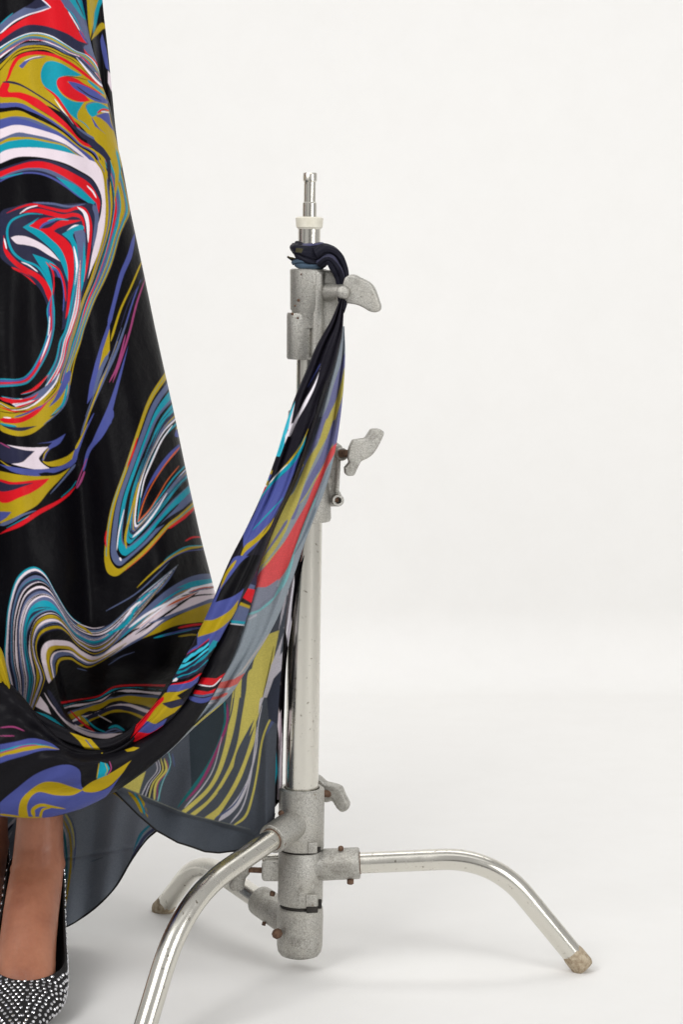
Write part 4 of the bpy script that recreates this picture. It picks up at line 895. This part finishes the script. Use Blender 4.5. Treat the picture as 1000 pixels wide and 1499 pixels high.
# lower hanging panel, reverse side out, with a plain facing along the hem
Le = [(380, 828, -.030), (330, 930, -.050), (285, 1000, -.070), (240, 1060, -.085), (200, 1100, -.095), (165, 1142, -.102), (160, 1153, -.103)]
Re = [(428, 838, -.028), (417, 915, -.030), (411, 990, -.030), (406, 1060, -.028), (403, 1125, -.026), (400, 1186, -.028), (391, 1214, -.036)]
def hemE(x): return np.interp(x, [150, 166, 179, 202, 229, 260, 280, 300, 320, 345, 360, 378, 391, 404], [1148, 1156, 1169, 1192, 1215, 1232, 1238, 1245, 1246.5, 1243, 1237, 1225, 1212, 1190])
def panelE():
    nu, nv = 420, 250
    s = np.linspace(0, 1, nv)[None]                                    # across
    # top edge runs from the lower left up to the tie, bottom edge is the hem
    T = arc([(160, 1148), (200, 1098), (245, 1056), (290, 996), (335, 925), (378, 850), (402, 800), (428, 790)], nv)
    bx = np.interp(np.linspace(0, 1, nv), [0, .12, .5, .8, 1], [161, 200, 300, 372, 402]); by = hemE(bx)
    by[-1] = 1186; bx2 = bx.copy()
    Rr = arc([(428, 790), (424, 850), (417, 915), (411, 990), (406, 1060), (403, 1125), (402, 1190)], nu)
    u = np.linspace(0, 1, nu)[:, None]
    X = T[None, :, 0] * (1 - u) + bx2[None] * u; Y = T[None, :, 1] * (1 - u) + by[None] * u
    corr = Rr[:, 0][:, None] - X[:, -1:]; X = X + corr * s ** 2.2; Y = Y + (Rr[:, 1][:, None] - Y[:, -1:]) * s ** 2.2
    y = -.102 + .070 * sm(X, 170, 405)
    y = y + (.010 * np.sin(s * 9.5 + u * 1.2) * sm(u, 0, .5) + .006 * np.sin(s * 21 + u * 3) * sm(u, .1, .6)) * np.minimum(1, 4 * s * (1 - s) + .15)
    crease = np.interp(X, [150, 202, 260, 346, 372, 400], [1141, 1161, 1185, 1208, 1216, 1235])
    y = y + .010 * sm(Y, crease, crease + 8) - .010 * sm(Y, crease + 10, crease + 50)      # the facing tucks back under the crease
    y = y + .030 * sm(X, 388, 408) * sm(Y, 1040, 1150)
    P = W(X, Y, y); C = E_.at(X, Y)
    o = link('hem_panel', grid_mesh(P, C, name='hem_panel'), M_SHEER, DR); sd = o.modifiers.new('thickness', 'SOLIDIFY'); sd.thickness = .0008; sd.offset = 0
    hem = P[-1, ::3]; h = link('hem', tube_mesh(hem, .0011, 8), M_SUEDE, o)
panelE()

# narrow printed strip hanging beside the column
F_ = Print(70, 360, BLACK); F_.t = 'P'
F_.poly(WHITE, '10,60 16,80 10,140 12,200 14,330 6,330 8,240 4,200 8,120', 0); F_.poly(BLACK, '8,150 12,170 13,196 9,204 6,180', 0)
F_.poly(WHITE, '16,0 24,0 20,60 14,70', 0); F_.line(dW, '30,0 22,60 26,120 18,160', 4, 10, 3); F_.poly(TEAL, '-4,250 4,260 6,290 2,310 -4,290', 0); F_.poly(BLUE, '-6,290 0,310 2,360 -4,350', 0); F_.line(WHITE, '20,180 24,260 20,340', 5)
F_.poly(WHITE, '22,120 28,130 26,200 20,170', 0); F_.done()
strip('hanging_strip', [(424, 812, -.020), (416, 900, -.022), (409, 990, -.020), (404, 1060, -.012), (400, 1120, -.006), (399, 1185, .0)],
      [(446, 812, -.019), (434, 870, -.021), (420, 960, -.018), (416, 1040, -.006), (414, 1100, .0), (413, 1168, .004)], F_, (400, 840), 0, M_SATIN, 380, 40, bulge=.10,
      fold=lambda u, v, x, y, p: .004 * np.sin(v * 9 + u * 4) * p, solid=.0006)

# back hem of the skirt hanging behind the feet
def backhem():
    nu, nv = 330, 300
    xs = np.linspace(0, 1, nv)
    # bottom contour
    B = arc([(231, 1214), (213, 1230), (192, 1259), (170, 1296), (143, 1325), (116, 1345), (94, 1357), (60, 1368), (20, 1374), (-40, 1372), (-110, 1350), (-190, 1300)], nv)
    T = arc([(229, 1090), (200, 1075), (160, 1060), (120, 1050), (80, 1048), (30, 1048), (-30, 1048), (-110, 1050), (-190, 1060)], nv)
    u = np.linspace(0, 1, nu)[:, None]
    X = T[None, :, 0] * (1 - u) + B[None, :, 0] * u; Y = T[None, :, 1] * (1 - u) + B[None, :, 1] * u
    y = .075 + .025 * np.sin(xs * 7)[None] * u + .010 * np.sin(X / 19 + 1 + u * 1.4) * sm(u, .0, .6) + .004 * np.sin(X / 8 + u * 5) - .035 * sm(X, 130, 230)
    y = y + .09 * (1 - sm(X, 10, 110))
    y = y + .002 * np.exp(-((Y - 1255 + (X - 100) * .16) / 3) ** 2)
    P = W(X, Y, y); C = G_.at(X, Y)
    o = link('back_hem', grid_mesh(P, C, name='back_hem'), M_SHEER, DR); sd = o.modifiers.new('thickness', 'SOLIDIFY'); sd.thickness = .0008; sd.offset = 0
    link('hem', tube_mesh(P[-1, ::3], .0012, 8), M_SUEDE, o)
backhem()

# the knot around the upper tube
def knot_tube(name, pts, rx, prn_col, seg=90, n=160, parent=DR, m=M_SATIN, ply=0.0, flat=1.0):
    path = arc(np.array(pts), n); r = np.interp(np.linspace(0, 1, n), np.linspace(0, 1, len(rx)), rx) * PXM
    T = np.gradient(path, axis=0); T /= np.linalg.norm(T, axis=1)[:, None]
    u = np.array(frame(T[0])[0]); th = np.linspace(0, 2 * math.pi, seg, endpoint=False); rings = []; cols = []
    for i in range(n):
        u = u - T[i] * np.dot(u, T[i]); u /= np.linalg.norm(u); v = np.cross(T[i], u)
        tw = th + i / n * 2.2
        s_ = i / n; rr = r[i] * (1 - .30 * np.exp(-((tw * 1.0 % 2.1 - 1.0 + .25 * math.sin(7 * s_)) / .16) ** 2) + .08 * np.sin(3 * tw + 1 + 3 * s_) - .055 * np.abs(np.sin(3.5 * tw + 2 * s_)) ** 5 + .04 * math.sin(23 * s_) * np.sin(tw))
        rings.append(path[i] + (u[None] * np.cos(th)[:, None] + v[None] * np.sin(th)[:, None] * flat) * rr[:, None])
        cols.append(np.array([prn_col(i / n, (t / (2 * math.pi)) % 1) for t in tw]))
    return link(name, grid_mesh(np.array(rings), np.array(cols), wrap=True, name=name, flip=True), m, parent)
ax0 = lambda py: col_pt(py)
def wrap_pts(py0, py1, a0, a1, r, n=14):
    out = []
    for i in range(n):
        t = i / (n - 1); a = math.radians(a0 + (a1 - a0) * t); c = ax0(py0 + (py1 - py0) * t)
        out.append(c + np.array([math.cos(a) * r * PXM, -math.sin(a) * r * PXM, 0]))
    return out
KN = srgb(30, 30, 40)
kn = knot_tube('knot', wrap_pts(361, 384, 175, 20, 19) , [8, 12, 13, 13, 12], lambda s, t: KN if t > .08 else srgb(70, 68, 50) if .3 < s < .42 else KN)
knot_tube('knot', wrap_pts(366, 366, 170, -175, 17), [9, 10, 10, 9], lambda s, t: KN if t < .6 else srgb(70, 70, 100))
knot_tube('knot', wrap_pts(384, 387, 172, 10, 18), [7, 9, 10, 8], lambda s, t: srgb(84, 104, 124) if t < .8 else KN, m=M_SHEER)
knot_tube('knot', [W(462, 372, -.022), W(476, 366, -.022), W(489, 374, -.018), W(497, 390, -.014), W(501, 406, -.014), W(503, 424, -.018), W(503, 440, -.036), W(499, 456, -.050)], [9, 10, 11, 10, 8, 6.5, 6.5, 6], lambda s, t: KN)
knot_tube('knot', [W(466, 386, -.020), W(482, 380, -.026), W(491, 392, -.024), W(497, 408, -.020), W(500, 426, -.024), W(501, 440, -.038)], [6, 8, 8, 7, 6, 6], lambda s, t: KN if t < .75 else srgb(60, 60, 78))
knot_tube('knot_tail', [W(440, 380, .008), W(432, 381, .002), W(424, 378, -.004), W(421, 376, -.005)], [5, 5, 4, 2], lambda s, t: KN if t < .75 else srgb(120, 112, 70), n=40, flat=.6)

# ------------------------------------------------------------------ the wearer
def person():
    def ring(c, rx, ry, tilt=0.0, seg=40, p=2.0):
        th = np.linspace(0, 2 * math.pi, seg, endpoint=False)
        x = np.sign(np.cos(th)) * np.abs(np.cos(th)) ** (2 / p) * rx; q = np.sign(np.sin(th)) * np.abs(np.sin(th)) ** (2 / p) * ry
        return np.stack([c[0] + x, c[1] + q * math.cos(tilt), c[2] - q * math.sin(tilt)], 1)
    def loft(rings):
        rings = np.array(rings); a = rings[0].mean(0); b = rings[-1].mean(0)
        return np.concatenate([np.repeat(a[None, None], rings.shape[1], 1), rings, np.repeat(b[None, None], rings.shape[1], 1)])
    mx = lambda px, py, y: W(px, py, y)
    parts = []
    def legset(dx, dy, bend):
        r = []
        top = mx(58 + 0, 1150, .01)
        sx = -1 if dx == 0 else 1
        spec = [(-.030 if dx == 0 else .008, .07, .95, .062, .070, 0), (-.026 if dx == 0 else .008, .072, .80, .058, .066, 0), (-.018, .072, .65, .054, .060, 0), (-.010, .070, .50, .048, .052, 0), (-.006, .068, .40, .043, .048, 0), (-.003, .056, .32, .040, .046, 0), (0, .034, .25, .033, .038, 0)]
        base = mx(58.5, 1195, .005)
        for ox, oy, z, rx, ry, t in spec: r.append(ring((base[0] + ox + dx, oy + dy, z), rx, ry))
        # ankle to toe, measured on the photograph: (left, right, row, depth, thickness, tilt)
        for xl, xr, py, y, ry, t in [(25, 92, 1195, .008, .031, 0), (21, 92.5, 1235, .003, .031, .05), (17, 93.5, 1268, -.008, .034, .2), (11, 90, 1300, -.030, .034, .5), (5, 86, 1335, -.058, .031, .72), (0, 83, 1370, -.088, .027, .85),
                                      (-4, 82, 1405, -.118, .022, .95), (-8, 82, 1435, -.146, .018, 1.1), (-8, 78, 1466, -.172, .013, 1.3), (-4, 62, 1490, -.192, .009, 1.45)]:
            c = mx((xl + xr) / 2, py, y); k = float(mx(1, py, y)[0] - mx(0, py, y)[0]); rx = (xr - xl) / 2 * k
            r.append(ring((c[0] + dx, c[1] + dy, c[2] - 0.0), rx, ry, t, p=2.25))
        return loft(r)
    for dx, dy in ((0, 0), (-.078, .085)): parts.append(legset(dx, dy, 0))
    bx = mx(-60, 700, .06)[0]
    parts.append(loft([ring((bx, .07, z), rx, ry) for z, rx, ry in ((.86, .05, .04), (.90, .10, .065), (.96, .115, .078), (1.04, .118, .082), (1.12, .112, .078), (1.18, .10, .07))]))
    bm = bmesh.new()
    for P in parts:
        me = grid_mesh(P, wrap=True, flip=True); bm.from_mesh(me); bpy.data.meshes.remove(me)
    # heel lumps and ankle bones
    for px, py, y, r in ((26, 1272, .004, .0105), (84, 1264, .004, .0105), (62, 1276, .028, .026)):
        for dx, dy in ((0, 0), (-.078, .085)):
            c = mx(px, py, y); bmesh.ops.create_icosphere(bm, subdivisions=3, radius=r, matrix=Matrix.Translation((c[0] + dx, c[1] + dy, c[2])))
    bmesh.ops.remove_doubles(bm, verts=bm.verts, dist=1e-6); me = bpy.data.meshes.new('person'); bm.to_mesh(me); bm.free()
    o = bpy.data.objects.new('person', me); COL.objects.link(o)
    rm = o.modifiers.new('r', 'REMESH'); rm.mode = 'VOXEL'; rm.voxel_size = .0036
    sk = o.modifiers.new('s', 'SMOOTH'); sk.factor = .6; sk.iterations = 9
    dg = bpy.context.evaluated_depsgraph_get(); nm = bpy.data.meshes.new_from_object(o.evaluated_get(dg)); o.modifiers.clear(); o.data = nm; nm.materials.clear(); nm.materials.append(M_SKIN)
    nm.polygons.foreach_set('use_smooth', np.ones(len(nm.polygons), bool))
    return tag(o, 'person standing under the dress hem, bare ankle and instep in a crystal-covered court shoe', 'person')
PER = person()

def shoe(dx, dy, studs):
    """court shoe as a U-shaped shell: sole line, sides up to the topline, closed toe, slim heel"""
    k = lambda py, y: float(W(1, py, y)[0] - W(0, py, y)[0])
    st = [(57, 26, .055), (56, 36, .035), (53, 42, .008), (50, 45, -.03), (47, 48.5, -.06), (44, 52.5, -.09), (41.5, 56, -.12), (39, 58, -.15), (36, 54, -.18), (32, 43, -.205), (28, 27, -.232), (24, 9, -.262)]
    n = 210; A = catmull(np.array([(s[0], s[1], 1400, 0, s[2]) for s in st], float), n); seg = 110
    cl = np.array([W(a[0], a[2], a[4]) for a in A]); kk = np.array([k(a[2], a[4]) for a in A]); hw = np.maximum(A[:, 1], 1) * kk
    yy = -A[:, 4]
    zs = np.interp(yy, [-.055, -.02, 0, .03, .06, .09, .12, .15, .18, .27], [.090, .086, .076, .060, .043, .027, .014, .006, .003, .003])
    zt = np.interp(yy, [-.055, -.02, 0, .03, .06, .09, .12, .15, .18, .205, .232, .262], [.128, .120, .106, .089, .075, .063, .054, .048, .041, .034, .023, .010])
    zs = np.convolve(np.pad(zs, 7, 'edge'), np.ones(15) / 15, 'valid'); zt = np.convolve(np.pad(zt, 7, 'edge'), np.ones(15) / 15, 'valid')
    xe = np.where(yy < .122, 1, np.sqrt(np.clip(1 - ((yy - .122) / .049) ** 2, 0, 1))); open_ = xe
    limv = math.pi - np.arcsin(np.clip(xe * .975, 0, 1) ** (1 / .72))       # 1 = open topline, 0 = closed over the toes
    rings = []
    for i in range(n):
        h = zt[i] - zs[i]; c = cl[i]
        full = 2 * math.pi - .02
        a0 = -math.pi / 2; span = math.pi * (1 - .5 * 0)
        # angle measured from the bottom, symmetric; at open stations only up to just past the widest line
        lim = limv[i]
        ph = np.linspace(-lim, lim, seg)
        x = np.sin(ph); sx = np.sign(x) * np.abs(x) ** .72
        z = (1 - np.cos(ph)) / 2
        zz = z / ((1 - math.cos(lim)) / 2)
        zz = zz ** .95
        rings.append(np.stack([c[0] + sx * hw[i], np.full(seg, c[1]), zs[i] + zz * h], 1))
    P = np.array(rings); P[..., 0] += dx; P[..., 1] += dy
    end = np.repeat(P[-1:].mean(1, keepdims=True), seg, 1); end[..., 1] -= .004
    P = np.concatenate([P, end])
    o = link('shoe', grid_mesh(P, name='shoe'), M_SUEDE, PER); s = o.modifiers.new('t', 'SOLIDIFY'); s.thickness = .0022; s.offset = 0
    # heel
    hc = cl[3] + np.array([dx, dy, 0]); link('shoe_heel', tube_mesh(np.array([[hc[0], dy + .050, .092], [hc[0], dy + .056, .07], [hc[0], dy + .060, .04], [hc[0], dy + .061, .003]]), [.020, .011, .006, .005], 20), M_SUEDE, o)
    # crystals on the outside of the shell
    N = np.cross(np.gradient(P[:-1], axis=0), np.gradient(P[:-1], axis=1)); N /= np.linalg.norm(N, axis=2)[..., None] + 1e-9
    ctr = P[:-1].mean(1, keepdims=True); ctr[..., 2] = (zs + .4 * (zt - zs))[:, None]
    sgn = np.sign(((P[:-1] - ctr) * N).sum(2)); N *= sgn[..., None]
    pos = []; rng = random.Random(4); step = .0067
    # walk the shell by arc length so the rows stay evenly spaced
    dl = np.r_[0, np.cumsum(np.linalg.norm(np.diff(cl, axis=0), axis=1))]
    rowi = 0; sdist = .004
    while sdist < dl[-1] - .004:
        i = int(np.searchsorted(dl, sdist)); i = min(i, n - 2)
        g = P[i]; ga = np.r_[0, np.cumsum(np.linalg.norm(np.diff(g, axis=0), axis=1))]
        q = (rowi % 2) * step / 2 + (.003 if open_[i] > .2 else .0005)
        while q < ga[-1] - (.003 if open_[i] > .2 else .0022):
            j = min(max(int(np.searchsorted(ga, q)), 1), seg - 1); fq = min(1, (q - ga[j - 1]) / max(ga[j] - ga[j - 1], 1e-6))
            gp = g[j - 1] * (1 - fq) + g[j] * fq; j2 = min(max(j if fq > .5 else j - 1, 2), seg - 3)
            if gp[2] > zs[i] + .004 and N[i, j2, 2] > -.6:
                pos.append((gp + N[i, j2] * .0011, N[i, j2]))
            q += step * rng.uniform(.93, 1.08)
        sdist += step * .88; rowi += 1
    return o, pos
def stud_mesh(r):
    bm = bmesh.new(); n = 10
    rings = []
    for rr, h in ((1, 0), (.92, .35), (.55, .62)):
        rings.append([bm.verts.new((rr * r * math.cos(2 * math.pi * a / n), rr * r * math.sin(2 * math.pi * a / n), h * r)) for a in range(n)])
    for a, b in zip(rings, rings[1:]):
        for i in range(n): bm.faces.new((a[i], a[(i + 1) % n], b[(i + 1) % n], b[i]))
    bm.faces.new(rings[-1]); me = bpy.data.meshes.new('crystal'); bm.to_mesh(me); bm.free(); me.materials.append(M_CRYSTAL); return me
def add_studs(shoe_o, pos, indiv):
    me = stud_mesh(.0020); cam_p = np.array((0, CY, CAMH))
    scored = []
    for p, nn in pos:
        v = cam_p - p; d = np.linalg.norm(v); f = float(np.dot(v / d, nn))
        rel = p - cam_p; zc = float(np.dot(rel, fw)); pxx = CX0 + F * rel[0] / zc; pyy = CY0 - F * float(np.dot(rel, up)) / zc
        vis = f > .1 and -10 < pxx < 120 and pyy < 1505
        scored.append((-(f / d) if vis else 1, p, nn))
    scored.sort(key=lambda q: q[0])
    bm = bmesh.new()
    for i, (s, p, nn) in enumerate(scored):
        M = Matrix.Translation(p) @ Vector(nn).to_track_quat('Z', 'Y').to_matrix().to_4x4()
        if indiv and i < 100 and s < 0:
            o = bpy.data.objects.new('crystal', me); COL.objects.link(o); o.parent = shoe_o; o.matrix_world = M
        else:
            t = me.copy(); t.transform(M); bm.from_mesh(t); bpy.data.meshes.remove(t)
    m2 = bpy.data.meshes.new('crystals'); bm.to_mesh(m2); bm.free(); m2.materials.append(M_CRYSTAL)
    o = bpy.data.objects.new('crystals', m2); COL.objects.link(o); o.parent = shoe_o; o['kind'] = 'stuff'
sh, ps = shoe(0, 0, True); add_studs(sh, ps, True)
sh2, ps2 = shoe(-.078, .085, True); add_studs(sh2, ps2, False)
